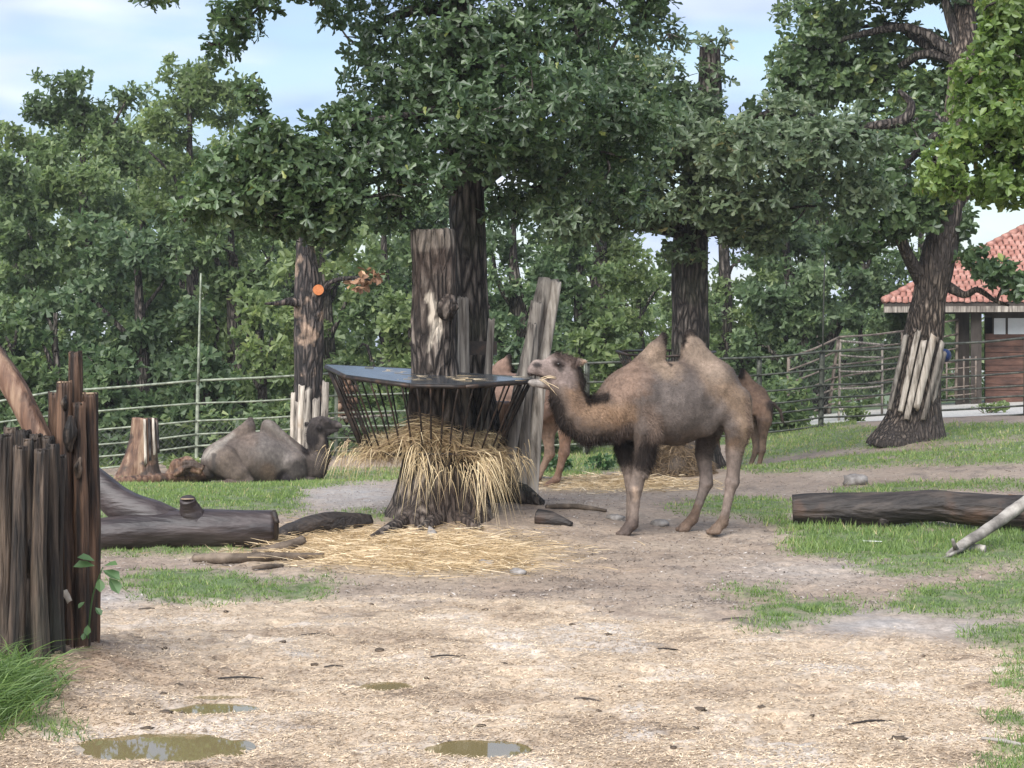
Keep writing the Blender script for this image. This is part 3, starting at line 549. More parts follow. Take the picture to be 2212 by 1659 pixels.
def rock(name, c, s, mat, seed, label, cat, group=None):
    u = np.linspace(0, 2 * np.pi, 12, endpoint=False); vv = np.linspace(-np.pi / 2, np.pi / 2, 8)[1:-1]
    P = np.array([[np.cos(b) * np.cos(a), np.cos(b) * np.sin(a), np.sin(b)] for b in vv for a in u] + [[0, 0, -1], [0, 0, 1]])
    P = P * (1 + (.6 if 'clod' in name else .35) * fbm(P * 1.6 + seed * 3.7, seed, 3))[:, None] * np.array(s) + np.array(c)
    r_, k_ = len(vv), 12; q = np.array([[i * k_ + j, i * k_ + (j + 1) % k_, (i + 1) * k_ + (j + 1) % k_, (i + 1) * k_ + j] for i in range(r_ - 1) for j in range(k_)])
    n = r_ * k_; tr = np.array([[n, (j + 1) % k_, j] for j in range(k_)] + [[n + 1, (r_ - 1) * k_ + j, (r_ - 1) * k_ + (j + 1) % k_] for j in range(k_)])
    o = mesh(name, P, [q, tr], mat, None, True, None, c); return tag(o, label, cat, group)

# ------------------------------------------------------------------ leaves, crowns, trees
def leaf_oak():
    mid = [0, .5, 1]; out_ = [(.34, .17), (.48, .11), (.82, .24)]
    v = [(x_, 0, -.16 * x_ * x_) for x_ in mid]
    for s in (1, -1): v += [(x_, s * y_, .28 * y_ - .16 * x_ * x_) for x_, y_ in out_]
    tr = []
    for o_, fl in ((3, 0), (6, 1)):
        T = [(0, o_, o_ + 1), (0, o_ + 1, 1), (1, o_ + 1, o_ + 2), (1, o_ + 2, 2)]
        tr += [(a, c_, b_) if fl else (a, b_, c_) for a, b_, c_ in T]
    return np.array(v), np.array(tr)
def leaf_simple(wd=.3):
    v = np.array([(0, 0, 0), (.35, wd * .8, .08), (.7, wd, .06), (1, 0, -.12), (.7, -wd, .06), (.35, -wd * .8, .08)])
    return v, np.array([(0, 2, 1), (0, 3, 2), (0, 4, 3), (0, 5, 4)])
def leaf_quad(wd=.34):
    return np.array([(0, .07, 0), (.9, .27, .06), (1, -.2, -.12), (.08, -.08, 0)]), np.array([(0, 2, 1), (0, 3, 2)])
LO, LS, LQ = leaf_oak(), leaf_simple(), leaf_quad()
def unit(a): return a / (np.linalg.norm(a, axis=-1, keepdims=True) + 1e-9)
def leaves(pos, axis, per, L, tmpl, spread=(45, 85), lv=.42, r=rng, jit=.15):
    """rosettes of `per` leaves at pos around axis; returns verts, tris, leaf count"""
    n = len(pos); N_ = n * per
    P = np.repeat(pos, per, 0); A = np.repeat(unit(axis), per, 0)
    ref = unit(np.cross(A, r.standard_normal((N_, 3)))); bi = np.cross(A, ref)
    ph = (np.tile(np.arange(per), n) + r.uniform(-.35, .35, N_)) * 2 * np.pi / per + np.repeat(r.uniform(0, 6.28, n), per)
    R0 = np.repeat(unit(np.cross(unit(axis), r.standard_normal((n, 3)))), per, 0); B0 = np.cross(A, R0)
    rad = R0 * np.cos(ph)[:, None] + B0 * np.sin(ph)[:, None]
    tl = np.radians(r.uniform(spread[0], spread[1], N_))[:, None]
    ax = unit(A * np.cos(tl) + rad * np.sin(tl) + r.standard_normal((N_, 3)) * jit + np.array([0, 0, -.12])); nz_ = unit(A * np.sin(tl) - rad * np.cos(tl) + r.standard_normal((N_, 3)) * .25); nz_ = unit(nz_ - ax * (nz_ * ax).sum(1)[:, None]); ay = np.cross(nz_, ax)
    LL = L * (1 + lv * r.uniform(-1, 1, N_)); tv, tt_ = tmpl
    v = P[:, None] + (ax[:, None] * tv[None, :, 0, None] + ay[:, None] * tv[None, :, 1, None] + nz_[:, None] * tv[None, :, 2, None]) * LL[:, None, None]
    k_ = len(tv); f = (np.arange(N_) * k_)[:, None, None] + tt_[None]
    return v.reshape(-1, 3), f.reshape(-1, 3), N_, k_
def clump_sprays(cl, dens, r=rng, noise=.45, freq=1.3, seed=0):
    """cl: (cx,cy,cz,rx,ry,rz). sprays through each clump's volume, denser near its skin, with noise-made gaps"""
    Ps, As = [], []
    for c_ in cl:
        c0, rr = np.array(c_[:3]), np.array(c_[3:6]); n = max(6, int(dens * (rr[0] * rr[1] + rr[1] * rr[2] + rr[0] * rr[2])))
        d_ = unit(r.standard_normal((n, 3))); u = r.random(n) ** .42
        u = u * (1 + .22 * vnoise(d_ * 2.3 + c0, seed)) 
        p = c0 + d_ * rr * u[:, None]
        Ps.append(p); As.append(unit(d_ / rr * rr.mean() * .75 + r.standard_normal((n, 3)) * .45 + np.array([0, -.1, .28])))
    P, A = np.vstack(Ps), np.vstack(As)
    k_ = vnoise(P * freq, seed + 5) + .5 * vnoise(P * freq * 2.3, seed + 6) > -noise
    return P[k_], A[k_]
def pxclump(px, py, d, rx, ry, dep=None):
    c_ = W(px, py, d); sx, sz = rx / FPX * d, ry / FPX * d; return (*c_, sx, dep if dep else max(.5 * (sx + sz), .5), sz)
def crown(name, parent, cl, dens, per, L, tmpl, mat, seed=0, noise=.45, freq=1.3, light=None, tone=0.0):
    r = np.random.default_rng(100 + seed); P, A = clump_sprays(cl, dens, r, noise, freq, seed)
    v, f, n, k_ = leaves(P, A, per, L, tmpl, r=r, jit=.55 if tmpl is LQ else .22)
    base = .42 + tone + .22 * vnoise(P * .9, seed + 9) ; rr = np.repeat(base, per) + .15 * r.standard_normal(n)
    yel = r.random(n) < .006; rr = np.where(yel, 1.0, np.clip(rr, 0, .95))
    o = mesh(name, v, f, mat, parent, False, {'rnd': np.repeat(rr, k_)})
    return o, P, A, n
def limbs(parent, mat, P0, targets, r0=.09, r1=.02, seed=0, name='branch', sag=.15, rings=9):
    r = np.random.default_rng(300 + seed)
    for i, tg_ in enumerate(targets):
        a, b_ = np.asarray(P0[i] if np.ndim(P0) == 2 else P0, float), np.asarray(tg_, float); d_ = b_ - a; L = np.linalg.norm(d_)
        m1 = a + d_ * .35 + r.standard_normal(3) * .09 * L + np.array([0, 0, sag * L * .6]); m2 = a + d_ * .7 + r.standard_normal(3) * .08 * L + np.array([0, 0, sag * L * .5])
        v, p = tube([a, m1, m2, b_], [r0, r0 * .75, r0 * .5, r1], rings, 8, lump=.12, seed=seed + i); mesh(name, v, p, mat, parent)
def twigs(parent, mat, cl, per, r, name='twig'):
    mb = MB()
    for c_ in cl:
        c0, rr = np.array(c_[:3]), np.array(c_[3:6])
        for _ in range(per):
            e_ = c0 + unit(r.standard_normal(3)) * rr * r.uniform(.6, .95); m_ = (c0 + e_) / 2 + r.standard_normal(3) * .15 * rr.mean()
            v, p = tube([c0 + r.standard_normal(3) * .1 * rr, m_, e_], [.018, .012, .004], 6, 5); mb.add(v, p)
    if mb.n: tag(mb.build(name, mat, parent), kind='stuff')

# ================================================================== THE FEEDER TREE GROUP
# tall sawn-off stump carrying the hay rack
S0 = onG(950, 19.0); sx = S0[0]
stump = thing('tall_tree_stump', S0, 'tall sawn-off oak trunk standing up through the hay rack', 'tree stump')
cxs = lambda px, py, d=19.0: W(px, py, d)
def flare_trunk(P, rad, base, nb, rings=90, sides=72, seed=1, groove=.05, lump=.07, fl=.55, fh=.55, ragged=0, ph=0.0):
    """trunk with root buttresses at the base"""
    v, p = tube(P, rad, rings, sides, groove=groove, gfreq=16, lump=lump, lfreq=2.2, seed=seed, ragged=ragged)
    core = catmull(P, rings); idx = np.minimum(np.arange(len(v)) // sides, rings - 1); C_ = core[idx]
    h = v[:, 2] - base; off = v - C_; off[:, 2] = 0; an = np.arctan2(off[:, 1], off[:, 0])
    k_ = np.exp(-np.maximum(h, 0) / fh); bt = 1 + fl * k_ * (.6 + .4 * np.cos(nb * an + ph + seed)) + .35 * fl * k_ * np.cos((nb - 2) * an + 2 * seed)
    v = C_ + (v - C_) * np.stack([bt, bt, np.ones_like(bt)], 1); return v, p
v, p = flare_trunk([W(948, 1165, 19), W(945, 1000, 19), W(938, 800, 19), W(938, 640, 19), W(934, 497, 19)], [.52, .33, .24, .224, .215], S0[2], 5, seed=3, groove=.075, lump=.08, fl=.36, fh=.30, ragged=.02)
bx, bz = proj(v); nb_ = fbm(v * 14.0, 3, 3)
bare = np.zeros(len(v))
for (ax_, ay_, bx_, by_, rd_) in [(930, 640, 936, 668, 8), (936, 662, 931, 690, 9), (933, 690, 950, 715, 6), (950, 680, 946, 730, 5), (900, 520, 975, 510, 22), (925, 760, 940, 700, 4)]:
    dd_ = segd(bx, bz, (ax_, ay_), (bx_, by_)); bare = np.maximum(bare, (1 - sstep(rd_ - 3, rd_ + 3, dd_ + 5 * nb_)) * (.2 if rd_ > 20 else 1.0))
bare *= v[:, 1] < 19.0
mesh('trunk', v, p, M['stump_bark'], stump, True, {'bare': bare})
v, p = tube([W(968, 690, 18.80), W(966, 665, 18.74), W(972, 640, 18.80)], [.05, .10, .05], 12, 16, lump=.3, lfreq=9, seed=4); mesh('burl', v, p, M['stump_bark'], stump)
# surface roots
for i, (pts, rad) in enumerate([([(905, 1125, 18.7), (870, 1140, 18.4), (835, 1160, 18.0), (800, 1178, 17.6)], [.10, .09, .07, .03]), ([(985, 1130, 18.8), (1010, 1150, 18.4), (1040, 1165, 18.2)], [.10, .07, .03]), ([(950, 1120, 18.75), (930, 1150, 18.35), (905, 1168, 18.1)], [.10, .08, .03])]):
    Q = [onG(px, d, .02) for px, _, d in pts]; v, p = tube(Q, rad, 18, 14, groove=.05, lump=.15, seed=20 + i); mesh('root', v, p, M['stump_bark'], stump)

# the living oak behind it
O0 = onG(1045, 20.6)
oak = thing('oak_tree', O0, 'big oak with broad low crown growing close behind the hay rack', 'tree')
TP = [W(1050, 1120, 20.6), W(1040, 1000, 20.6), W(1022, 800, 20.6), W(1015, 600, 20.6), W(1006, 400, 20.6), W(985, 250, 20.6), W(990, 60, 20.5), W(1010, -200, 20.5), W(1020, -480, 20.5)]
v, p = flare_trunk(TP, [.44, .27, .205, .195, .19, .18, .16, .12, .05], O0[2], 5, 120, 64, seed=8, groove=.07, lump=.06, fl=.6, fh=.30)
oak_trunk = mesh('trunk', v, p, M['bark'], oak)
v, p = tube([onG(1090, 20.4, .1), onG(1130, 20.1, .09), onG(1172, 19.9, .02)], [.2, .13, .04], 16, 14, groove=.06, lump=.15, seed=30); mesh('root', v, p, M['bark'], oak)
OC = [pxclump(*a) for a in [
    (1010, 90, 20.3, 230, 150, 1.2), (780, 90, 20, 72, 100), (850, 215, 19.6, 145, 100), (985, 310, 19.4, 170, 85), (1240, 70, 20.8, 190, 140), (1310, 230, 20.4, 160, 110), (1140, 220, 19.2, 190, 120), (1330, 330, 20.4, 130, 80), (1190, 380, 20.2, 120, 70), (1100, 330, 19.6, 110, 70),
    (790, 330, 18.7, 120, 85), (640, 330, 18.2, 110, 75), (520, 360, 18.0, 95, 70), (640, 420, 18.2, 130, 55), (485, 440, 18.0, 80, 45), (700, 455, 18.5, 95, 50), (590, 480, 18.2, 80, 38), (870, 390, 18.7, 110, 60), (440, 400, 18.0, 50, 50), (710, 505, 18.6, 45, 38), (760, 270, 18.6, 90, 45), (545, 205, 18.0, 26, 44), (585, 285, 18.0, 55, 30), (400, 470, 18.0, 40, 35), (860, 460, 19.0, 60, 40),
    (560, 340, 18.1, 90, 60), (700, 380, 18.4, 110, 60), (820, 420, 18.6, 90, 50), (750, 430, 18.5, 100, 50), (520, 430, 18.0, 80, 45), (610, 385, 18.1, 100, 60), (660, 480, 18.3, 80, 40), (505, 40, 18.0, 58, 46), (475, 100, 18.0, 38, 26), (560, 0, 18.0, 45, 22), (660, -30, 18.2, 70, 26), (330, -8, 17.8, 40, 12), (720, 30, 19, 30, 40),
    (900, -120, 20, 300, 130), (1250, -140, 20.8, 260, 140), (600, -140, 18.8, 240, 80), (1050, -330, 20.6, 380, 160), (1400, 10, 21, 60, 50), (1000, 200, 21.5, 220, 150), (1090, 440, 20.6, 55, 40), (1350, 430, 20.6, 70, 40)]]
_, P_, A_, n_ = crown('crown', oak, OC, 240, 6, .098, LO, M['oak'], 1, .60, 1.5); print('oak leaves', n_)
bt = [W(1006, 420, 20.6), W(995, 330, 20.6), W(985, 250, 20.6), W(985, 150, 20.6), W(992, 20, 20.5), W(1000, -80, 20.5)]
limbs(oak, M['bark'], np.array([bt[1], bt[0], bt[2], bt[3], bt[2], bt[4], bt[3], bt[5], bt[5], bt[0]]), [W(640, 340, 18.2), W(660, 440, 18.3), W(790, 260, 19), W(1250, 90, 20.8), W(1310, 250, 20.4), W(800, 60, 20), W(1150, 200, 19.4), W(600, -130, 18.8), W(1300, -140, 20.8), W(1190, 390, 20.2)], .10, .025, 40)
limbs(oak, M['bark'], np.array([W(600, -130, 18.8)] * 3 + [W(650, 360, 18.2)] * 4), [W(490, 80, 18), W(560, 0, 18), W(400, -90, 18), W(480, 430, 18), W(545, 190, 18), W(720, 510, 18.6), W(430, 390, 18)], .03, .008, 70, sag=.05)
twigs(oak, M['bark'], OC, 5, np.random.default_rng(4))

# protective poles round the two trunks
def pole(pa, pb, da, db, ra, rb, mat, label, seed, name='wooden_pole', flat=1.0, group=None, mid=None, groove=.09):
    a, b_ = W(*pa, da), W(*pb, db); a = a.copy(); g_ = gz(a[0], a[1]); a[2] = min(a[2], g_ - .03) if a[2] - g_ < .35 else a[2]
    P = [a, b_] if mid is None else [a, W(*mid, (da + db) / 2), b_]
    v, p = tube(P, [ra, (ra + rb) / 2 * 1.02, rb], 34, 22, groove=groove, gfreq=12, lump=.10, lfreq=3, seed=seed, flat=flat, ragged=.06)
    o = mesh(name, v, p, mat, None, True, None, a); return tag(o, label, 'pole', group)
pole((1005, 1060), (1000, 645), 19.9, 19.9, .062, .058, M['grey_wood'], 'straight grey pole between the sawn-off stump and the oak', 50)
pole((1036, 1060), (1062, 692), 20.1, 20.1, .05, .036, M['grey_wood'], 'thin mossy pole leaning against the oak behind the feeder lid', 51)
pole((1095, 1085), (1186, 604), 20.5, 20.7, .17, .115, M['grey_wood'], 'thickest split grey trunk leaning out to the right of the oak', 52, 'leaning_pole', .8, mid=(1140, 840))
pole((1120, 1050), (1160, 655), 20.2, 20.3, .085, .07, M['grey_wood'], 'shorter split pole with broken top leaning on the thickest grey trunk', 53, 'leaning_pole', .7, mid=(1135, 850))
pole((1146, 1022), (1203, 610), 20.3, 20.6, .075, .05, M['pale_wood'], 'slim pale pole on the outer side of the leaning grey trunks', 54, 'leaning_pole', .7, mid=(1165, 850))
pole((1098, 1010), (1150, 700), 20.1, 20.2, .06, .05, M['grey_wood'], 'dark narrow pole tucked before the leaning grey trunks', 55, 'leaning_pole', .8)
rs = onG(1078, 20.9)
st2 = thing('short_stump', rs, 'short reddish stump with peeling bark behind the hay rack', 'tree stump')
v, p = tube([rs - [0, 0, .1], W(1077, 960, 20.9), W(1080, 868, 20.9)], [.26, .20, .185], 30, 26, groove=.06, lump=.1, seed=57, ragged=.03); mesh('trunk', v, p, M['peeled'], st2)
v, p = box(W(1040, 752, 20.15), (.34, .05, .15)); b_ = mesh('steel_bracket', v, p, M['steel'], None, False, None, W(1040, 752, 20.15)); tag(b_, 'dark flat steel plate fixed across the oak above the feeder', 'bracket')
v, p = tube([W(1010, 750, 20.33), W(1075, 752, 20.33)], [.02, .02], 4, 8); 

# ------------------------------------------------------------------ hay rack
F0 = S0.copy()
rack = thing('hay_rack', F0, 'round steel hay rack with wet flat lid around the sawn-off trunk', 'hay rack')
ridge = [W(703, 787, 19.35), W(889, 796, 19.35), W(990, 805, 19.35), W(1150, 815, 19.35)]
front = [W(748, 809, 18.45), W(885, 827, 18.0), W(1005, 829, 18.0), W(1142, 819, 18.5)]
back = [W(760, 800, 20.1), W(889, 808, 20.35), W(1000, 812, 20.35), W(1120, 815, 20.1)]
top = np.array(ridge + front + back)
q = [[0, 4, 5, 1], [1, 5, 6, 2], [2, 6, 7, 3]]; qb = [[0, 1, 9, 8], [1, 2, 10, 9], [2, 3, 11, 10]]
def slab(v, qs, th):
    v = np.asarray(v); n = len(v); lo = v - [0, 0, th]; qs = np.array(qs); E = {}
    for f in qs:
        for i in range(len(f)):
            a, b2 = f[i], f[(i + 1) % len(f)]; E.pop((b2, a)) if (b2, a) in E else E.__setitem__((a, b2), 1)
    sd = np.array([[b2, a, a + n, b2 + n] for a, b2 in E]); return np.vstack([v, lo]), [qs, qs[:, ::-1] + n, sd]
for qs in (q, qb):
    for f in qs:
        v, p = slab(top[f] + [0, 0, .004 if qs is qb else .0], [[0, 1, 2, 3]], .012); mesh('lid_panel', v, p, M['lid'], rack, False)
for px, py in ((797, 794), (842, 799)):
    for s in (0, 9): v, p = box(W(px + s - 4, py, 19.22), (.045, .05, .014)); mesh('hinge', v, p, M['wire'], rack, False)
outer = [ridge[0], front[0], front[1], front[2], front[3], ridge[3], back[3], back[2], back[1], back[0], ridge[0]]
outer = [np.array(a) for a in outer]
for a, b_ in zip(outer[:-1], outer[1:]):
    v, p = tube([a - [0, 0, .03], b_ - [0, 0, .03]], [.021, .021], 5, 8); mesh('rim', v, p, M['steel'], rack)
cb = np.array([W(935, 1000, 19.1)[0], 19.1, W(0, 985, 18.6)[2]])
def botpt(t):
    """bottom hoop point under the rim parameter t (0..1 around)"""
    n = len(outer) - 1; u = t * n; i = min(int(u), n - 1); f = u - i; a = outer[i] * (1 - f) + outer[i + 1] * f
    b2 = np.array([cb[0] + (a[0] - cb[0]) * .66, cb[1] + (a[1] - cb[1]) * .66, cb[2] + .03 * np.sin(t * 6)]); return a, b2
nb = 40
for k in range(nb):
    a, b2 = botpt((k + .5) / nb); v, p = tube([a - [0, 0, .03], (a + b2) / 2 + rng.standard_normal(3) * .006, b2], [.0105] * 3, 5, 6); mesh('bar', v, p, M['steel'], rack)
H = [botpt(t)[1] for t in np.linspace(0, 1, 41)]; v, p = tube(H, [.016] * 3, 60, 6, cap=False); mesh('bottom_hoop', v, p, M['steel'], rack)
# corner angle irons at the left
for dx in (0, 10):
    a, b2 = botpt(.012 + dx * .001); v, p = tube([a - [0, 0, .02], b2], [.022, .022], 4, 6); mesh('corner_bar', v, p, M['steel'], rack)

# hay hanging out of the rack
r = np.random.default_rng(55)
mbv, mbp, mba, off = [], [], [], 0
def haystrands(base, dirs, L, wid, bend, seg, rnd):
    global off
    v, p, m_ = strips(base, dirs, L, wid, bend, seg); mbv.append(v); mbp.append([q_ + off for q_ in p]); mba.append(np.repeat(rnd, m_)); off += len(v)
n = 5200; t = r.random(n); a = np.array([botpt(x_)[1] for x_ in t]); ctr = np.array([cb[0], cb[1], 0]); rad = unit((a - ctr) * [1, 1, 0])
tuft = .5 + .5 * np.sin(t * 2 * np.pi * 17 + 1.3) * np.sin(t * 2 * np.pi * 7)
f = r.uniform(.45, 1.06, n); base = ctr + (a - ctr) * f[:, None]; base[:, 2] = a[:, 2] + r.uniform(-.02, .20, n) + .10 * (1 - f)
dirs = rad * r.uniform(.3, 1.2, n)[:, None] + np.array([0, 0, 1]) * r.uniform(-.5, .45, n)[:, None] + r.standard_normal((n, 3)) * .6
L = r.uniform(.06, .16, n) * (.35 + .95 * tuft)
bend = np.array([0, 0, -1.0]) * (L * r.uniform(.15, 1.3, n))[:, None] + r.standard_normal((n, 3)) * .045
haystrands(base, dirs, L, r.uniform(.003, .0065, n), bend, 4, np.clip(.52 + .26 * r.standard_normal(n), 0, 1))
# heap inside, highest at the front centre
n = 5200; an = r.uniform(0, 6.28, n); rr = np.sqrt(r.random(n)) * .70; x = cb[0] + .02 + rr * np.cos(an); y = 18.98 + rr * np.sin(an)
hz = cb[2] + .04 + .34 * np.exp(-((x - cb[0] + .05) / .30) ** 2) * np.exp(-((y - 18.6) / .4) ** 2) + .05 * (1 - rr)
base = np.stack([x, y, hz * 1.0 + r.uniform(-.10, .02, n)], 1); az = r.uniform(0, 6.28, n)
dirs = np.stack([np.cos(az), np.sin(az), r.uniform(-.3, .35, n)], 1); L = r.uniform(.1, .32, n)
haystrands(base, dirs, L, r.uniform(.004, .009, n), np.array([0, 0, -1.0]) * (L * r.uniform(.1, .6, n))[:, None] + r.standard_normal((n, 3)) * .03, 3, np.clip(.38 + .22 * r.standard_normal(n), 0, 1))
# long hanging wisps
for (px, py, d, nn, LL_, sp) in [(900, 980, 18.35, 100, .50, .07), (1045, 1000, 18.4, 130, .66, .07), (800, 975, 18.7, 120, .34, .18), (985, 1005, 18.3, 40, .36, .10), (1085, 995, 18.7, 70, .38, .12), (760, 975, 18.95, 70, .34, .12), (955, 1015, 18.3, 40, .42, .2), (1110, 985, 18.9, 60, .36, .1)]:
    c0 = W(px, py, d); b0 = c0 + r.standard_normal((nn, 3)) * [sp, .07, .06]; out_ = unit((b0 - ctr) * [1, 1, 0])
    L = LL_ * r.uniform(.35, 1.1, nn); haystrands(b0, out_ * .35 + [0, 0, -.15] + r.standard_normal((nn, 3)) * .22, L * .5, r.uniform(.005, .009, nn), np.array([0, 0, -1.0]) * (L * .75)[:, None] + r.standard_normal((nn, 3)) * .025, 5, np.clip(.68 + .2 * r.standard_normal(nn), 0, 1))
pol = {3: [], 4: []}
for ps in mbp:
    for q_ in ps: pol[q_.shape[1]].append(q_)
hay = mesh('hay', np.concatenate(mbv), [np.concatenate(z_) for z_ in pol.values() if z_], M['hay'], None, False, {'rnd': np.concatenate(mba)}, cb); tag(hay, 'thick hay hanging in wisps out of the hay rack', 'hay', kind='stuff')
# a few dry stems lying on the lid
mb = []
n = 60; u = r.random(n); x = W(820, 0, 18.6)[0] + u * 1.35; y = r.uniform(18.25, 19.1, n)
def lidz(x_, y_):
    f_ = np.clip((y_ - 18.1) / 1.25, 0, 1); xa = (x_ - ridge[0][0]) / (ridge[3][0] - ridge[0][0]); zr = ridge[0][2] * (1 - xa) + ridge[3][2] * xa; zf = 1.51 + (0.06 * (1 - xa) ** 3); return zf * (1 - f_) + zr * f_
az = r.normal(0, .5, n) + np.pi * (r.random(n) < .5); zz = lidz(x, y) + .012
v, p, m_ = strips(np.stack([x, y, zz], 1), np.stack([np.cos(az), np.sin(az) * .4, np.zeros(n)], 1), r.uniform(.06, .26, n), np.full(n, .007), np.zeros((n, 3)), 1)
ls_ = mesh('loose_straw', v, p, M['straw'], None, False, {'rnd': np.repeat(r.uniform(.5, 1, n), m_)}, (x.mean(), y.mean(), 1.6)); tag(ls_, 'few dry straw stems lying on the wet feeder lid', 'straw', kind='stuff')

# ================================================================== CAMELS
def surface_nets(f, org, h):
    s = f < 0; nx, ny, nz_ = f.shape; cnt = np.zeros((nx - 1, ny - 1, nz_ - 1), np.float32); acc = np.zeros((nx - 1, ny - 1, nz_ - 1, 3), np.float32)
    sl = lambda o_, n: slice(o_, o_ + n - 1)
    cor = [(a, b_, c_) for a in (0, 1) for b_ in (0, 1) for c_ in (0, 1)]
    for A in cor:
        for ax in range(3):
            if A[ax]: continue
            B = list(A); B[ax] = 1
            fa = f[sl(A[0], nx), sl(A[1], ny), sl(A[2], nz_)]; fb = f[sl(B[0], nx), sl(B[1], ny), sl(B[2], nz_)]
            c_ = (fa < 0) != (fb < 0); t_ = np.where(c_, fa / np.where(c_, fa - fb, 1), 0); cnt += c_
            for k_ in range(3): acc[..., k_] += c_ * (A[k_] + (t_ if k_ == ax else 0))
    act = cnt > 0; idx = -np.ones(cnt.shape, np.int64); idx[act] = np.arange(act.sum())
    ii = np.argwhere(act); v = (ii + acc[act] / cnt[act][:, None]) * h + org
    Q = []
    for ax in range(3):
        B = [slice(None)] * 3; Cc = [slice(None)] * 3; B[ax] = slice(0, -1); Cc[ax] = slice(1, None)
        a, b_ = s[tuple(B)], s[tuple(Cc)]; e_ = np.argwhere(a != b_); u, w_ = [(1, 2), (2, 0), (0, 1)][ax]
        ok = (e_[:, u] > 0) & (e_[:, w_] > 0) & (e_[:, u] < f.shape[u] - 1) & (e_[:, w_] < f.shape[w_] - 1); e_ = e_[ok]
        def g_(du, dw): z_ = e_.copy(); z_[:, u] += du; z_[:, w_] += dw; return idx[z_[:, 0], z_[:, 1], z_[:, 2]]
        q_ = np.stack([g_(-1, -1), g_(0, -1), g_(0, 0), g_(-1, 0)], 1); ins = s[e_[:, 0], e_[:, 1], e_[:, 2]]
        q_[~ins] = q_[~ins][:, ::-1]; Q.append(q_)
    return v, np.concatenate(Q)
def sdf_mesh(prims, h, ground=None, pad=45):
    """prims: (a, b, ra, rb, ysc, k) in picture-like units x right, y lateral, z up; smooth union"""
    A = np.array([np.minimum(np.subtract(p[0], max(p[2], p[3]) * np.array([1, p[4], 1])), np.subtract(p[1], max(p[2], p[3]) * np.array([1, p[4], 1]))) for p in prims]).min(0) - pad
    B = np.array([np.maximum(np.add(p[0], max(p[2], p[3]) * np.array([1, p[4], 1])), np.add(p[1], max(p[2], p[3]) * np.array([1, p[4], 1]))) for p in prims]).max(0) + pad
    n = np.ceil((B - A) / h).astype(int) + 1
    F = np.full(n, 1e3, np.float32); ax_ = [A[i] + np.arange(n[i]) * h for i in range(3)]
    for (a, b_, ra, rb, ysc, k_) in prims:
        a, b_ = np.array(a, float), np.array(b_, float); rm = max(ra, rb) + 3.2 * k_ + 3 * h; lo = np.minimum(a, b_) - rm; hi = np.maximum(a, b_) + rm
        sli = tuple(slice(max(0, int((lo[i] - A[i]) / h)), min(n[i], int((hi[i] - A[i]) / h) + 2)) for i in range(3))
        X, Y, Z = np.meshgrid(*[ax_[i][sli[i]] for i in range(3)], indexing='ij', sparse=True)
        X, Y, Z = X - a[0], (Y - a[1]) / ysc, Z - a[2]; d_ = (b_ - a) * [1, 1 / ysc, 1]; L2 = d_.dot(d_)
        if L2 > 1e-6: t_ = np.clip((X * d_[0] + Y * d_[1] + Z * d_[2]) / L2, 0, 1)
        else: t_ = 0 * (X + Y + Z)
        D = np.sqrt((X - t_ * d_[0]) ** 2 + (Y - t_ * d_[1]) ** 2 + (Z - t_ * d_[2]) ** 2) - (ra + (rb - ra) * t_); D = (D * min(1, ysc) ** .5).astype(np.float32)
        G = F[sli]; hh = np.clip(.5 + .5 * (G - D) / k_, 0, 1); F[sli] = np.where(np.abs(G - D) < k_, G * (1 - hh) + D * hh - k_ * hh * (1 - hh), np.minimum(G, D))
    if ground is not None: F = np.maximum(F, (ground - ax_[2])[None, None, :].astype(np.float32))
    return surface_nets(F, A, h)
def smooth_mesh(v, q, it=3):
    for _ in range(it):
        s_ = np.zeros_like(v); c_ = np.zeros(len(v))
        for a in range(4):
            b_ = (a + 1) % 4
            np.add.at(s_, q[:, a], v[q[:, b_]]); np.add.at(c_, q[:, a], 1); np.add.at(s_, q[:, b_], v[q[:, a]]); np.add.at(c_, q[:, b_], 1)
        v = v * .5 + .5 * s_ / np.maximum(c_, 1)[:, None]
    return v
def vnormals(v, q):
    n = np.cross(v[q[:, 2]] - v[q[:, 0]], v[q[:, 3]] - v[q[:, 1]]); o_ = np.zeros_like(v)
    for a in range(4): np.add.at(o_, q[:, a], n)
    return unit(o_)
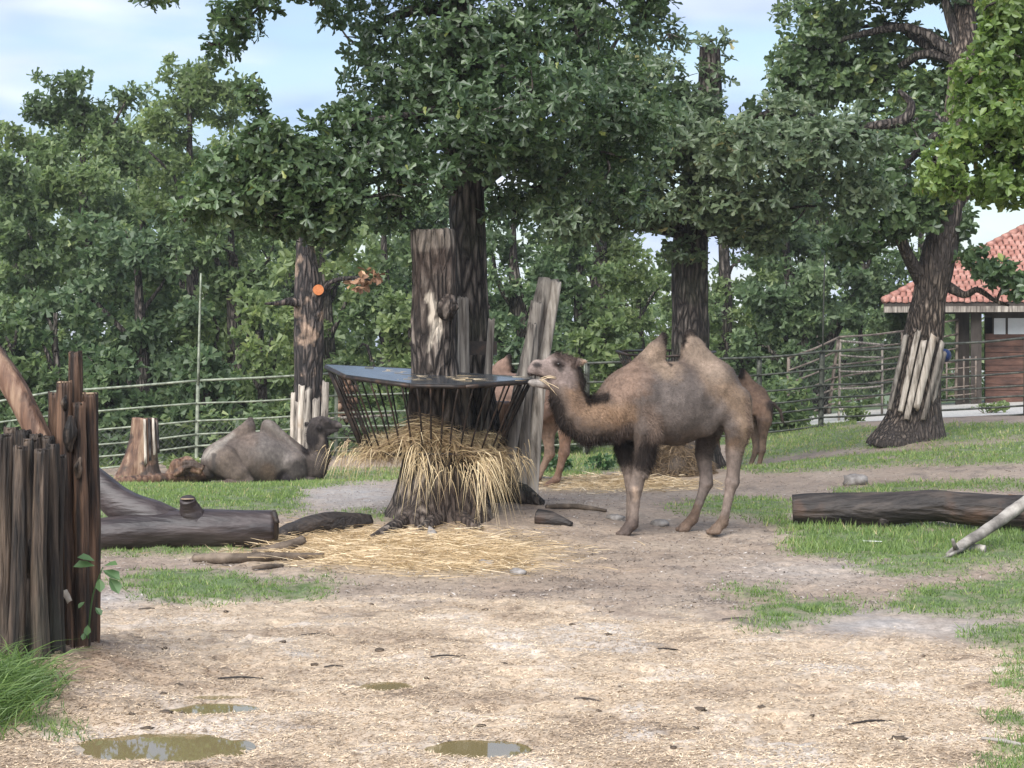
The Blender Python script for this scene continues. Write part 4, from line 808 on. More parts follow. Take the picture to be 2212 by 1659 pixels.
def make_camel(name, label, prims, paint, base, k, yaw, place, x0, g0, h=7.5, fur=60000, flow=(1, 0, -.35), hairlen=None, kx=1.0, eyes=(), extra=None, seed=0, group='bactrian camels in the enclosure'):
    """prims in photo-crop units: x right, y down (flipped here), lateral +away. placed so that (x0, ground g0) sits on `place`"""
    pr = [((a[0], a[2] if len(a) > 2 else 0, g0 - a[1]), (b_[0], b_[2] if len(b_) > 2 else 0, g0 - b_[1]), ra, rb, ysc, kk) for (a, b_, ra, rb, ysc, kk) in prims]
    v, q = sdf_mesh(pr, h, ground=-2); v = smooth_mesh(v, q, 2); nn = vnormals(v, q)
    X, Zp = v[:, 0], g0 - v[:, 2]
    col = np.repeat(np.array([base]), len(v), 0).astype(float); wj = fbm(v / 42.0, 5 + seed, 3)
    lens = np.full(len(v), 13.0)
    for (a, b_, rad, cc, soft, hl, sidef) in paint:
        d_ = segd(X + 9 * wj, Zp + 9 * wj, a, b_); w_ = 1 - sstep(rad - soft, rad + soft, d_ + soft * .5 * wj)
        if sidef: w_ = w_ * (sstep(0, 60, sidef * v[:, 1]))
        col = col * (1 - w_[:, None]) + np.array(cc)[None] * w_[:, None]
        if hl: lens = np.maximum(lens, hl * w_)
    if g0 == 1500: lens = np.where(v[:, 2] < 480, np.minimum(lens, 7 + np.maximum(0, lens - 30)), lens)
    mot = 1 + .24 * wj + .18 * vnoise(v / 110.0, 3 + seed); col = col * np.clip(mot, .6, 1.5)[:, None]
    cs, sn = math.cos(yaw), math.sin(yaw)
    def xf(P):
        P = np.asarray(P, float); x_, y_ = (P[:, 0] - x0) * k * kx, P[:, 1] * k; return np.stack([x_ * cs - y_ * sn, x_ * sn + y_ * cs, P[:, 2] * k], 1) + np.array(place)
    def xd(D): return np.stack([D[:, 0] * cs - D[:, 1] * sn, D[:, 0] * sn + D[:, 1] * cs, D[:, 2]], 1)
    root = thing(name, place, label, 'camel', group)
    V = xf(v); mesh('body', V, q, M['fur'], root, True, {'col': col})
    # coat: short hair lying along the body, longer where the paint asks for it
    r = np.random.default_rng(900 + seed); tri = np.concatenate([q[:, [0, 1, 2]], q[:, [0, 2, 3]]]); ar = np.linalg.norm(np.cross(V[tri[:, 1]] - V[tri[:, 0]], V[tri[:, 2]] - V[tri[:, 0]]), axis=1)
    wgt = ar * (1 + 1.3 * (lens[tri[:, 0]] > 26)); ti = r.choice(len(tri), fur, p=wgt / wgt.sum()); b1, b2 = r.random(fur), r.random(fur); fl = b1 + b2 > 1; b1[fl], b2[fl] = 1 - b1[fl], 1 - b2[fl]
    B = np.stack([1 - b1 - b2, b1, b2], 1)[..., None]; P = (V[tri[ti]] * B).sum(1); Nn = unit(xd((nn[tri[ti]] * B).sum(1))); Cc = (col[tri[ti]] * B).sum(1) * r.uniform(.55, 1.4, fur)[:, None]; Ln = (lens[tri[ti]] * B[..., 0]).sum(1) * k * r.uniform(.6, 1.4, fur)
    lowz = (P[:, 2] - place[2]) > .06; longf = sstep(20, 45, Ln / k)
    fd = xd(np.repeat(np.array([flow], float), fur, 0)) * (1 - longf[:, None]) + np.array([[0, 0, -1.0]]) * longf[:, None]; fd = fd - Nn * (fd * Nn).sum(1)[:, None]; fd = unit(fd + r.standard_normal((fur, 3)) * .35)
    keep = lowz; P, Nn, Cc, Ln, fd = P[keep], Nn[keep], Cc[keep], Ln[keep], fd[keep]
    vv, pp, m_ = strips(P - Nn * .002, fd + Nn * (r.uniform(.12, .45, len(P)) * (1 - .6 * sstep(20, 45, Ln / k)))[:, None], Ln, np.clip(Ln * .18, .0035, .0062), np.array([0, 0, -1.0]) * (Ln * .12)[:, None], 1, sidev=np.cross(fd, Nn))
    hr = mesh('hair', vv, pp, M['furhair'], root, False, {'col': np.repeat(Cc, m_, 0)}); tag(hr, kind='stuff')
    for (ex, ey, el, er) in eyes:
        u = np.linspace(0, 2 * np.pi, 12, endpoint=False); bb = np.linspace(-1.5, 1.5, 7); E = np.array([[np.cos(b_) * np.cos(a), np.cos(b_) * np.sin(a), np.sin(b_)] for b_ in bb for a in u]) * er + np.array([ex, el, g0 - ey])
        mesh('eye', xf(E), np.array([[i * 12 + j, i * 12 + (j + 1) % 12, (i + 1) * 12 + (j + 1) % 12, (i + 1) * 12 + j] for i in range(6) for j in range(12)]), M['eye'], root)
    if extra: extra(root, xf)
    return root
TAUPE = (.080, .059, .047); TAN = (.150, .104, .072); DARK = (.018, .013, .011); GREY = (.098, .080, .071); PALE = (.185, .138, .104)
def leg(pts, w0, foot, sgn=-1, K=14):
    """pts: list of (x,y,lat,r) from shoulder to fetlock; foot: (x,y) of toe end; both toes"""
    o_ = [((a[0], a[1], a[2]), (b_[0], b_[1], b_[2]), a[3], b_[3], w0, K) for a, b_ in zip(pts[:-1], pts[1:])]
    fx, fy, lat, fr = pts[-1]
    o_.append(((fx, fy, lat), (foot[0] - sgn * 34, foot[1] - 26, lat), 34, 36, 1.0, 12))
    for s in (-22, 22): o_.append(((foot[0] - sgn * 42, foot[1] - 20, lat + s), (foot[0], foot[1] - 12, lat + s * 1.35), 27, 19, 1.0, 9))
    return o_
def camel_body(hump1=True):
    return [((830, 645), (1080, 648), 232, 262, .92, 60), ((1080, 648), (1330, 590), 262, 205, .92, 60), ((770, 700), (900, 690), 165, 200, .95, 60), ((1330, 600), (1425, 650), 195, 128, .95, 60),
            ((1300, 500), (1420, 570), 110, 88, .9, 50), ((1445, 620), (1468, 690), 76, 66, 1.5, 36),
            ((905, 480), (972, 300), 122, 60, .6, 26), ((972, 300), (1014, 200), 58, 24, .58, 14), ((800, 490), (955, 300), 95, 40, .6, 40),
            ((1245, 450), (1212, 290), 140, 80, .64, 24), ((1212, 290), (1192, 192), 78, 36, .6, 16), ((1245, 330), (1400, 470), 60, 90, .8, 40)]
def fore_near(dx=0): return [((835 + dx, 600, -165), (855 + dx, 790, -160), 112, 88, .8, 24), ((905 + dx, 700, -185), (875 + dx, 820, -170), 66, 74, .8, 26)] + leg([(852 + dx, 800, -145, 84), (852 + dx, 960, -125, 60), (805 + dx, 1165, -112, 41), (795 + dx, 1200, -112, 43), (795 + dx, 1235, -110, 33), (785 + dx, 1390, -108, 29), (778 + dx, 1425, -108, 37)], 1.0, (692 + dx, 1500))
def fore_far(dx=0): return [((830 + dx, 640, 140), (800 + dx, 800, 140), 115, 80, .8, 40)] + leg([(800 + dx, 800, 135, 78), (790 + dx, 930, 122, 58), (828 + dx, 1150, 110, 40), (835 + dx, 1185, 110, 42), (832 + dx, 1225, 108, 32), (828 + dx, 1390, 105, 29), (835 + dx, 1425, 105, 36)], 1.0, (770 + dx, 1500))
def hind_near(dx=0): return [((1452 + dx, 640, -112), (1470 + dx, 800, -135), 118, 94, .75, 22)] + leg([(1474 + dx, 800, -140, 92), (1450 + dx, 950, -128, 58), (1442 + dx, 1120, -118, 40), (1436 + dx, 1165, -116, 45), (1425 + dx, 1210, -114, 33), (1388 + dx, 1390, -110, 28), (1376 + dx, 1425, -110, 36)], .95, (1290 + dx, 1500)) + [((1440 + dx, 1125, -116), (1460 + dx, 1150, -116), 28, 22, 1, 14), ((1250, 780, -120), (1345, 690, -158), 84, 52, .7, 44), ((1345, 690, -160), (1415, 575, -155), 46, 26, .8, 24)]
def hind_far(dx=0): return [((1410 + dx, 640, 120), (1360 + dx, 840, 135), 135, 92, .75, 40)] + leg([(1360 + dx, 840, 135, 84), (1325 + dx, 990, 125, 54), (1340 + dx, 1140, 116, 40), (1340 + dx, 1185, 114, 44), (1322 + dx, 1230, 112, 33), (1262 + dx, 1385, 108, 28), (1246 + dx, 1420, 108, 36)], .95, (1155 + dx, 1500))
HEAD1 = [((372, 425), (300, 405), 78, 70, .72, 30), ((355, 380), (310, 362), 52, 46, .75, 24), ((300, 428), (190, 415), 76, 50, .62, 26), ((180, 400), (150, 425), 40, 30, .75, 16), ((160, 430), (138, 448), 30, 20, .95, 10),
         ((345, 490), (250, 512), 66, 40, .62, 22), ((250, 512), (160, 512), 38, 25, .62, 8), ((160, 510), (140, 506), 26, 18, .85, 8),
         ((300, 372, -50), (335, 385, -56), 20, 16, .8, 12), ((300, 372, 50), (335, 385, 56), 20, 16, .8, 12),
         ((405, 385, -52), (440, 374, -82), 22, 25, .7, 10), ((440, 374, -82), (474, 370, -98), 25, 11, .7, 8), ((405, 385, 52), (440, 372, 84), 22, 25, .7, 10), ((440, 372, 84), (474, 366, 98), 25, 11, .7, 8),
         ((395, 400), (420, 480), 55, 60, .7, 30)]
NECK1 = [((760, 640), (610, 735), 190, 132, .72, 50), ((610, 735), (520, 755), 132, 122, .72, 40), ((520, 755), (430, 705), 122, 108, .72, 40), ((430, 705), (375, 600), 108, 96, .72, 40), ((375, 600), (355, 480), 94, 84, .74, 40), ((430, 620), (440, 500), 50, 40, .5, 30)]
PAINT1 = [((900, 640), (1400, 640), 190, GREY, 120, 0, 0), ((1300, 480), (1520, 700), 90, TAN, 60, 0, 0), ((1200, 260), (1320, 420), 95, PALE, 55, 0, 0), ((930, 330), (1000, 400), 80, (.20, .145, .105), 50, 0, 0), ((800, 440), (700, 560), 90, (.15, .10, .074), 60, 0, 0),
          ((1500, 780), (1530, 950), 60, TAN, 40, 0, 0), ((700, 720), (480, 690), 70, (.19, .122, .078), 50, 22, 0), ((430, 660), (400, 560), 55, (.165, .106, .07), 40, 20, 0),
          ((1015, 170), (1040, 250), 28, DARK, 16, 24, 0), ((1036, 260), (1034, 400), 9, DARK, 8, 18, 0), ((1185, 155), (1140, 220), 30, DARK, 18, 24, 0), ((1136, 230), (1112, 350), 14, DARK, 10, 20, 0), ((1200, 160), (1250, 200), 14, DARK, 12, 20, 0),
          ((262, 600), (300, 740), 44, DARK, 26, 50, 0), ((300, 740), (410, 870), 46, DARK, 26, 56, 0), ((410, 870), (560, 900), 50, DARK, 28, 58, 0), ((560, 900), (690, 870), 44, DARK, 28, 54, 0), ((690, 870), (730, 790), 32, (.05, .036, .03), 24, 40, 0),
          ((462, 420), (506, 610), 26, DARK, 14, 62, 0), ((506, 620), (620, 590), 20, DARK, 14, 46, 0),
          ((885, 870), (850, 1040), 72, DARK, 22, 62, -1), ((790, 850), (805, 1040), 85, DARK, 30, 50, 1), ((850, 700), (900, 800), 50, (.12, .085, .066), 45, 20, -1),
          ((1330, 860), (1340, 1020), 62, (.06, .046, .04), 34, 20, 1),
          ((1430, 900), (1425, 940), 36, (.10, .066, .045), 16, 0, 0), ((1430, 1000), (1370, 1440), 60, (.165, .128, .108), 40, 0, -1), ((1320, 1080), (1240, 1440), 60, (.15, .12, .105), 40, 0, 1), ((1235, 1370), (1200, 1460), 55, (.12, .08, .058), 40, 0, 1),
          ((795, 1100), (785, 1400), 60, (.165, .128, .106), 40, 0, 0), ((785, 1195), (790, 1260), 20, (.25, .185, .14), 10, 0, -1), ((770, 1440), (700, 1520), 60, (.075, .055, .046), 30, 0, 0), ((1360, 1440), (1180, 1520), 60, (.10, .068, .05), 30, 0, 0), ((1370, 1440), (1300, 1520), 40, (.12, .085, .062), 30, 0, 0),
          ((340, 440), (200, 430), 100, (.175, .135, .12), 40, 0, 0), ((330, 330), (390, 350), 42, (.085, .06, .05), 20, 34, 0), ((310, 392), (300, 388), 30, (.03, .022, .02), 16, 0, 0), ((318, 425), (330, 430), 14, (.05, .04, .035), 10, 0, 0), ((160, 392), (182, 388), 12, (.035, .028, .027), 8, 0, 0), ((150, 360), (240, 345), 18, (.24, .19, .165), 12, 0, 0), ((120, 448), (240, 478), 7, (.02, .014, .013), 6, 0, 0), ((130, 505), (210, 512), 24, (.23, .205, .185), 12, 0, 0),
          ((455, 372), (465, 375), 16, (.26, .18, .13), 10, 0, 0), ((1510, 620), (1522, 900), 16, (.13, .09, .066), 10, 24, 0)]
EYE1 = [(308, 388, -54, 12), (308, 388, 54, 12)]
K1 = .3307 / 216.0
def straw_in_mouth(root, xf):
    r = np.random.default_rng(12)
    for i in range(7):
        a = np.array([r.uniform(190, 250), -r.uniform(10, 40), 1500 - r.uniform(478, 500)]); e_ = np.array([r.uniform(240, 380), -r.uniform(40, 70), 1500 - r.uniform(540, 600)]) if i < 4 else np.array([r.uniform(250, 300), -50, 1500 - r.uniform(470, 500)])
        v, p = tube(xf(np.array([a, (a + e_) / 2 + [0, -8, 12], e_])), [.003, .003, .002], 6, 4); mesh('straw_stem', v, p, M['straw'], root, True, {'rnd': np.full(len(v), .9)})
TAIL1 = [((1500, 590), (1525, 700), 26, 18, 1, 20), ((1525, 700), (1522, 900), 17, 12, 1, 10)]
yaw1 = R(13)
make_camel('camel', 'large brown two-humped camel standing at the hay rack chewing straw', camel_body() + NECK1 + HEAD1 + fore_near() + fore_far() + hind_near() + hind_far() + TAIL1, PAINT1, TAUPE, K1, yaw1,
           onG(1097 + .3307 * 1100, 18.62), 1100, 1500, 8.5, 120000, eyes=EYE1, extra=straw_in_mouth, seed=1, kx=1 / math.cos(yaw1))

# young camel behind, rump and raised tail showing
NECK4 = [((760, 640), (640, 600), 180, 130, .72, 50), ((640, 600), (560, 480), 125, 105, .72, 40), ((560, 480), (530, 330), 100, 85, .72, 40), ((530, 330), (430, 330), 80, 66, .7, 30), ((430, 330), (340, 360), 62, 42, .65, 25), ((530, 290, -50), (560, 270, -80), 18, 12, .7, 8), ((530, 290, 50), (560, 270, 80), 18, 12, .7, 8)]
TAIL4 = [((1520, 570), (1590, 600), 26, 22, 1, 20), ((1590, 600), (1670, 680), 20, 17, 1, 10), ((1670, 680), (1700, 800), 16, 20, 1, 10)]
BROWN = (.13, .083, .058)
PAINT4 = [((1300, 480), (1480, 640), 100, (.16, .10, .07), 60, 0, 0), ((1190, 160), (1190, 230), 60, DARK, 30, 40, 0), ((1470, 800), (1440, 1100), 60, (.09, .06, .045), 40, 0, 0), ((1600, 600), (1700, 800), 60, (.05, .036, .03), 30, 34, 0), ((1440, 1100), (1300, 1500), 80, (.13, .09, .066), 40, 0, 0), ((1340, 900), (1200, 1500), 90, (.15, .105, .078), 50, 0, 0), ((1360, 1440), (1180, 1520), 60, (.06, .042, .034), 30, 0, 0)]
k4 = K1 * .86
make_camel('camel', 'young brown camel with raised tail half hidden behind the big standing camel', camel_body() + NECK4 + fore_near() + fore_far() + hind_near(40) + hind_far(-10) + TAIL4, PAINT4, BROWN, k4, R(-24), onG(1612, 30.0), 1240, 1500, 12, 22000, seed=4)
# camel behind the rack, head down, only hump and hind legs showing
NECK3 = [((760, 660), (640, 800), 180, 130, .72, 50), ((640, 800), (560, 960), 120, 100, .72, 40), ((560, 960), (520, 1120), 95, 80, .72, 40), ((520, 1120), (500, 1230), 78, 66, .7, 30), ((500, 1230), (430, 1340), 64, 42, .65, 25), ((540, 1110, -50), (570, 1090, -80), 18, 12, .7, 8), ((540, 1110, 50), (570, 1090, 80), 18, 12, .7, 8)]
RUSSET = (.20, .128, .096)
PAINT3 = [((1030, 200), (1060, 300), 40, DARK, 24, 40, 0), ((1190, 170), (1190, 240), 60, DARK, 30, 40, 0), ((1450, 900), (1300, 1500), 90, (.17, .10, .066), 50, 0, 0), ((1340, 900), (1200, 1500), 90, (.26, .175, .125), 50, 0, 0), ((1340, 1450), (1180, 1520), 60, (.12, .07, .05), 30, 0, 0)]
make_camel('camel', 'reddish tan camel feeding behind the rack with only hump and hind legs showing', camel_body() + NECK3 + fore_near() + fore_far() + hind_near(10) + hind_far(-20) + TAIL1, PAINT3, RUSSET, K1 * .92, R(-6), onG(1163, 26.0), 1240, 1500, 12, 16000, seed=6, kx=1.28)

# sitting camel on the grass, facing right, seen a little from behind
SIT = [((640, 985), (1000, 935), 268, 292, .88, 70), ((1000, 935), (1340, 1000), 292, 240, .88, 70), ((500, 950), (640, 940), 160, 220, .9, 60), ((430, 990), (450, 1090), 105, 120, 1.1, 50), ((1000, 1080), (1250, 1120), 200, 170, .9, 60),
       ((780, 770), (885, 560), 165, 86, .55, 30), ((885, 560), (908, 474), 82, 44, .55, 22), ((470, 870), (800, 620), 95, 66, .75, 50),
       ((1165, 790), (1130, 590), 170, 104, .58, 28), ((1130, 590), (1110, 532), 98, 70, .58, 24), ((1170, 570), (1430, 850), 60, 105, .7, 50),
       ((560, 960, -185), (720, 1110, -225), 200, 140, .75, 16), ((720, 1110, -228), (855, 1220, -240), 120, 72, .8, 20), ((850, 1228, -262), (430, 1248, -275), 58, 48, 1, 8), ((440, 1245, -275), (385, 1262, -270), 54, 42, 1.0, 12),
       ((520, 980, 170), (640, 1130, 220), 170, 120, .75, 45), ((420, 1220, 120), (345, 1250, 90), 60, 42, 1, 20),
       ((1400, 1010, -165), (1440, 1120, -185), 150, 120, .75, 18), ((1330, 1210, -190), (1640, 1240, -180), 70, 55, 1, 30), ((1640, 1240, -180), (1450, 1265, -160), 50, 34, 1, 14), ((1420, 1040, 140), (1560, 1200, 160), 140, 90, .8, 45), ((1500, 1060), (1600, 1120), 185, 160, .8, 50),
       ((1500, 1010), (1670, 1080), 185, 150, .72, 50), ((1670, 1080), (1745, 940), 150, 128, .72, 45), ((1745, 940), (1730, 780), 126, 108, .72, 40), ((1730, 780), (1715, 620), 106, 95, .72, 40), ((1640, 720), (1630, 620), 55, 50, .5, 30),
       ((1700, 560), (1790, 520), 92, 80, .72, 30), ((1680, 500), (1760, 485), 55, 58, .7, 24), ((1790, 530), (1930, 540), 82, 52, .64, 26), ((1930, 530), (1985, 545), 46, 34, .8, 16), ((1985, 545), (2000, 570), 30, 22, .9, 10), ((1770, 620), (1860, 620), 68, 46, .62, 20), ((1860, 615), (1960, 605), 42, 26, .62, 8),
       ((1700, 540, -60), (1735, 575, -95), 22, 26, .7, 10), ((1610, 520, 60), (1590, 525, 90), 20, 22, .7, 10), ((1820, 500, -52), (1850, 505, -56), 22, 18, .8, 12),
       ((432, 870, -20), (425, 1000, -30), 26, 20, 1, 14), ((425, 1000, -30), (430, 1130, -40), 20, 14, 1, 10)]
SG = (.088, .069, .058); SD = (.022, .018, .018)
PAINTS = [((1050, 800), (1300, 950), 150, (.125, .107, .097), 100, 0, 0), ((520, 760), (350, 920), 36, (.20, .175, .15), 30, 0, 0), ((700, 640), (540, 760), 20, (.19, .165, .142), 18, 0, 0), ((1120, 500), (1280, 640), 50, (.15, .128, .112), 40, 0, 0), ((1280, 640), (1530, 930), 20, (.16, .135, .118), 16, 0, 0), ((890, 450), (905, 500), 50, (.07, .055, .05), 30, 26, 0), ((760, 560), (880, 700), 80, (.11, .083, .068), 60, 0, 0),  # pale strips along the back outline paint top light into the coat
          ((600, 950), (720, 1100), 140, (.125, .096, .078), 80, 0, -1), ((440, 880), (440, 1160), 24, (.06, .05, .045), 14, 0, 0), ((500, 1190), (800, 1230), 40, (.075, .055, .046), 24, 0, -1), ((1080, 1080), (1150, 1250), 80, (.14, .10, .078), 50, 0, 0),
          ((1270, 1180), (1480, 1260), 90, SD, 40, 34, 0), ((1420, 1060), (1460, 1130), 100, (.05, .042, .038), 50, 0, 0), ((1600, 760), (1570, 850), 70, SD, 30, 44, 0), ((1640, 560), (1620, 760), 95, SD, 30, 46, 0), ((1850, 680), (1870, 930), 52, SD, 24, 40, 0), ((1870, 930), (1760, 1180), 52, SD, 26, 42, 0), ((1760, 1180), (1600, 1250), 45, SD, 26, 36, 0), ((1720, 900), (1690, 1060), 110, (.062, .049, .042), 60, 20, 0),
          ((1700, 540), (1960, 560), 125, (.038, .031, .029), 40, 0, 0), ((1660, 490), (1780, 470), 44, (.05, .041, .038), 20, 34, 0), ((1722, 560), (1730, 585), 34, (.02, .016, .015), 14, 0, -1), ((1960, 540), (2000, 560), 30, (.12, .10, .095), 14, 0, 0), ((1940, 585), (1990, 580), 7, (.012, .01, .01), 5, 0, 0)]
ks = .1736 / (4000 / 30.0)
make_camel('camel', 'grey camel with dark neck lying folded on the grass by the fence', SIT, PAINTS, SG, ks, R(16), onG(384 + .1736 * 1000, 30.0, .0), 1000, 1292, 12, 42000, flow=(-1, 0, -.35), eyes=[(1862, 520, -52, 11)], seed=8, kx=1 / math.cos(R(16)))

# ================================================================== TREES BEHIND THE YARD
# oak over the standing camel
T2 = onG(1490, 29.0)
oak2 = thing('oak_tree', T2, 'oak with sawn-off top standing right behind the standing camel', 'tree')
P2 = [W(1488, 1030, 29), W(1490, 900, 29), W(1492, 700, 29), W(1490, 560, 29), W(1500, 400, 29), W(1530, 260, 29), W(1534, 105, 29)]
v, p = flare_trunk(P2, [.42, .31, .285, .27, .24, .20, .155], T2[2], 5, 80, 48, seed=12, groove=.06, lump=.06, fl=.5, fh=.4, ragged=.1); mesh('trunk', v, p, M['bark'], oak2)
C2 = [pxclump(*a) for a in [(1400, 170, 29, 130, 70), (1320, 380, 28, 130, 75), (1250, 480, 28, 100, 45), (1420, 300, 28, 130, 80), (1530, 330, 28, 150, 75), (1650, 330, 27.6, 140, 90), (1780, 330, 27.6, 130, 85), (1600, 450, 28, 150, 60), (1740, 450, 28, 130, 55), (1420, 450, 28, 120, 55), (1870, 270, 28, 75, 70), (1690, 240, 28.6, 90, 40), (1480, 540, 28.4, 55, 25), (1560, 500, 28.3, 80, 35), (1540, 95, 29, 42, 22), (1560, 160, 29, 40, 40), (1860, 420, 28, 70, 45), (1500, 230, 28.6, 70, 50), (1640, 520, 28.3, 60, 25), (1440, 80, 29.5, 70, 40), (1180, 430, 28, 60, 35), (1320, 200, 29, 90, 70)]]
_, P_, A_, n_ = crown('crown', oak2, C2, 185, 6, .132, LO, M['oak2'], 2, .56, 1.1, tone=.04); print('oak2 leaves', n_)
limbs(oak2, M['bark'], np.array([W(1490, 500, 29)] * 3 + [W(1510, 350, 29)] * 5), [W(1250, 430, 28), W(1680, 470, 28), W(1330, 380, 28), W(1800, 320, 27.6), W(1720, 250, 28.4), W(1400, 180, 29), W(1640, 320, 27.6), W(1380, 310, 28)], .13, .03, 90)
v, p = tube([W(1490, 500, 29), W(1380, 480, 28.6), W(1290, 450, 28.3), W(1230, 430, 28.2)], [.14, .13, .11, .06], 16, 12, groove=.05, lump=.1, seed=95); mesh('mossy_branch', v, p, M['bark'], oak2)
v, p = tube([W(1790, 300, 28), W(1870, 275, 27.6), W(1950, 260, 27.6), W(1968, 225, 27.6), W(1940, 195, 27.6)], [.05, .07, .08, .06, .03], 14, 8, lump=.15, seed=96); mesh('branch', v, p, M['bark'], oak2)
twigs(oak2, M['bark'], C2, 3, np.random.default_rng(14))
# second hay rack on that oak
R2 = T2.copy(); rack2 = thing('hay_rack', R2, 'small dark hay rack on the oak behind the humps of the standing camel', 'hay rack')
rim2 = [W(1332, 759, 28.2), W(1355, 766, 27.6), W(1440, 770, 27.4), W(1520, 766, 27.6), W(1545, 760, 28.4), W(1500, 757, 29.6), W(1390, 757, 29.6), W(1332, 759, 28.2)]
for a, b_ in zip(rim2[:-1], rim2[1:]): v, p = tube([a, b_], [.022, .022], 3, 6); mesh('rim', v, p, M['steel'], rack2)
c2 = np.mean(rim2, 0)
for k in range(30):
    u = (k + .5) / 30 * 7; i = int(u); f = u - i; a = rim2[i] * (1 - f) + rim2[i + 1] * f; b_ = np.array([c2[0] + (a[0] - c2[0]) * .62, c2[1] + (a[1] - c2[1]) * .62, a[2] - .62]); v, p = tube([a, b_], [.013, .013], 3, 5); mesh('bar', v, p, M['steel'], rack2)
# old hay heap at that oak's foot
H0 = onG(1455, 27.6); n = 7000; r = np.random.default_rng(77); an = r.uniform(0, 6.28, n); rr = np.sqrt(r.random(n)); hx, hy = .62 * rr * np.cos(an), .5 * rr * np.sin(an); hz = .52 * (1 - rr ** 2.2) * (1 + .2 * fbm2(hx, hy, 3, 5, 2))
base = H0 + np.stack([hx, hy, hz], 1); az = r.uniform(0, 6.28, n); L = r.uniform(.08, .26, n)
v, p, m_ = strips(base, np.stack([np.cos(az), np.sin(az), r.uniform(-.6, .3, n)], 1), L, np.full(n, .010), np.array([0, 0, -1.]) * (L * .4)[:, None], 2)
hh = mesh('old_hay', v, p, M['hay'], None, False, {'rnd': np.repeat(np.clip(.10 + .16 * r.standard_normal(n), 0, 1), m_)}, H0); tag(hh, 'dark rotting hay heap under the belly of the standing camel', 'hay', kind='stuff')
rock('soil_mound', H0 + [0, .05, .05], (.58, .45, .42), M['clod'], 4, 'dark soil mound inside the rotting hay heap', 'mound')

# leaning oak on the right with boards round its foot
T3 = onG(1965, 31.0)
oak3 = thing('oak_tree', T3, 'leaning oak on the right with grey guard boards round its trunk', 'tree')
P3 = [W(1962, 968, 31), W(1972, 900, 31), W(1990, 760, 31), W(2008, 640, 31), W(2030, 540, 31), W(2050, 430, 31), W(2068, 250, 31.3), W(2082, 80, 31.6), W(2090, -120, 32), W(2100, -330, 32)]
v, p = flare_trunk(P3, [.56, .43, .33, .27, .285, .225, .21, .20, .15, .08], T3[2], 4, 110, 60, seed=15, groove=.06, lump=.06, fl=.38, fh=.30); mesh('trunk', v, p, M['bark_warm'], oak3)
for i, (ta, tb, wd, dd) in enumerate([((1958, 722), (1922, 885), .075, -.24), ((1984, 716), (1945, 890), .088, -.40), ((1996, 737), (1957, 906), .10, -.46), ((2017, 724), (1978, 884), .115, -.46), ((2035, 740), (1995, 907), .085, -.40), ((2040, 760), (2006, 915), .07, -.24)]):
    v, p = plank(W(*ta, 31 + dd), W(*tb, 31 + dd - .10), wd, .05, (1, .3 * (i - 2.5), 0), 60 + i, 14, .05); mesh('guard_board', v, p, M['pale_wood'] if i in (1, 2, 3) else M['grey_wood'], oak3)
v, p = tube([W(1993, 608, 31), W(1965, 560, 30.8), W(1942, 510, 30.6), W(1920, 485, 30.5)], [.15, .10, .09, .06], 14, 12, groove=.05, lump=.1, seed=98); mesh('branch', v, p, M['bark_warm'], oak3)
v, p = tube([W(2050, 620, 31), W(2085, 637, 30.8), W(2112, 625, 30.6), W(2150, 650, 30.4), W(2180, 660, 30.3)], [.09, .06, .05, .035, .02], 14, 8, lump=.12, seed=99); mesh('branch', v, p, M['bark_warm'], oak3)
v, p = tube([W(2152, 652, 30.4), W(2165, 620, 30.3), W(2170, 590, 30.3)], [.03, .022, .01], 8, 6, seed=5); mesh('branch', v, p, M['bark_warm'], oak3)
v, p = tube([W(2062, 450, 31), W(2090, 420, 31), W(2140, 400, 31.2), W(2180, 390, 31.2)], [.12, .09, .07, .05], 12, 10, lump=.1, seed=97); mesh('branch', v, p, M['bark_warm'], oak3)
C3 = [pxclump(*a) for a in [(1750, 110, 33, 90, 70), (1850, 180, 33, 130, 70), (1800, 40, 33, 85, 50), (1940, 110, 33, 100, 75), (1990, 320, 31, 100, 70), (1920, 400, 30.6, 110, 55), (1870, 500, 30.6, 90, 45), (1960, 470, 30.5, 70, 40), (2160, 590, 30.2, 55, 30), (2110, 560, 30.6, 40, 25), (2100, 490, 31, 45, 30), (1990, 220, 32, 80, 70), (1900, 20, 33, 90, 50), (2060, 180, 32.5, 70, 80), (1900, 300, 32, 80, 50), (1780, 190, 33, 90, 45), (2000, -60, 32, 250, 90), (2150, 100, 33, 100, 120), (1830, 540, 30.8, 60, 25), (2200, 620, 30, 30, 25), (1700, 180, 33, 45, 40), (2020, 420, 30.6, 50, 50)]]
_, P_, A_, n_ = crown('crown', oak3, C3, 195, 6, .128, LS, M['oak'], 3, .52, 1.0, tone=.14); print('oak3 leaves', n_)
limbs(oak3, M['bark'], np.array([W(2062, 300, 31.2)] * 3 + [W(2078, 130, 31.5)] * 4), [W(1990, 320, 31), W(1920, 400, 30.7), W(1900, 290, 32), W(1760, 110, 33), W(1850, 60, 33), W(1860, 180, 33), W(2000, -60, 32)], .11, .03, 120)
twigs(oak3, M['bark'], C3, 3, np.random.default_rng(15))
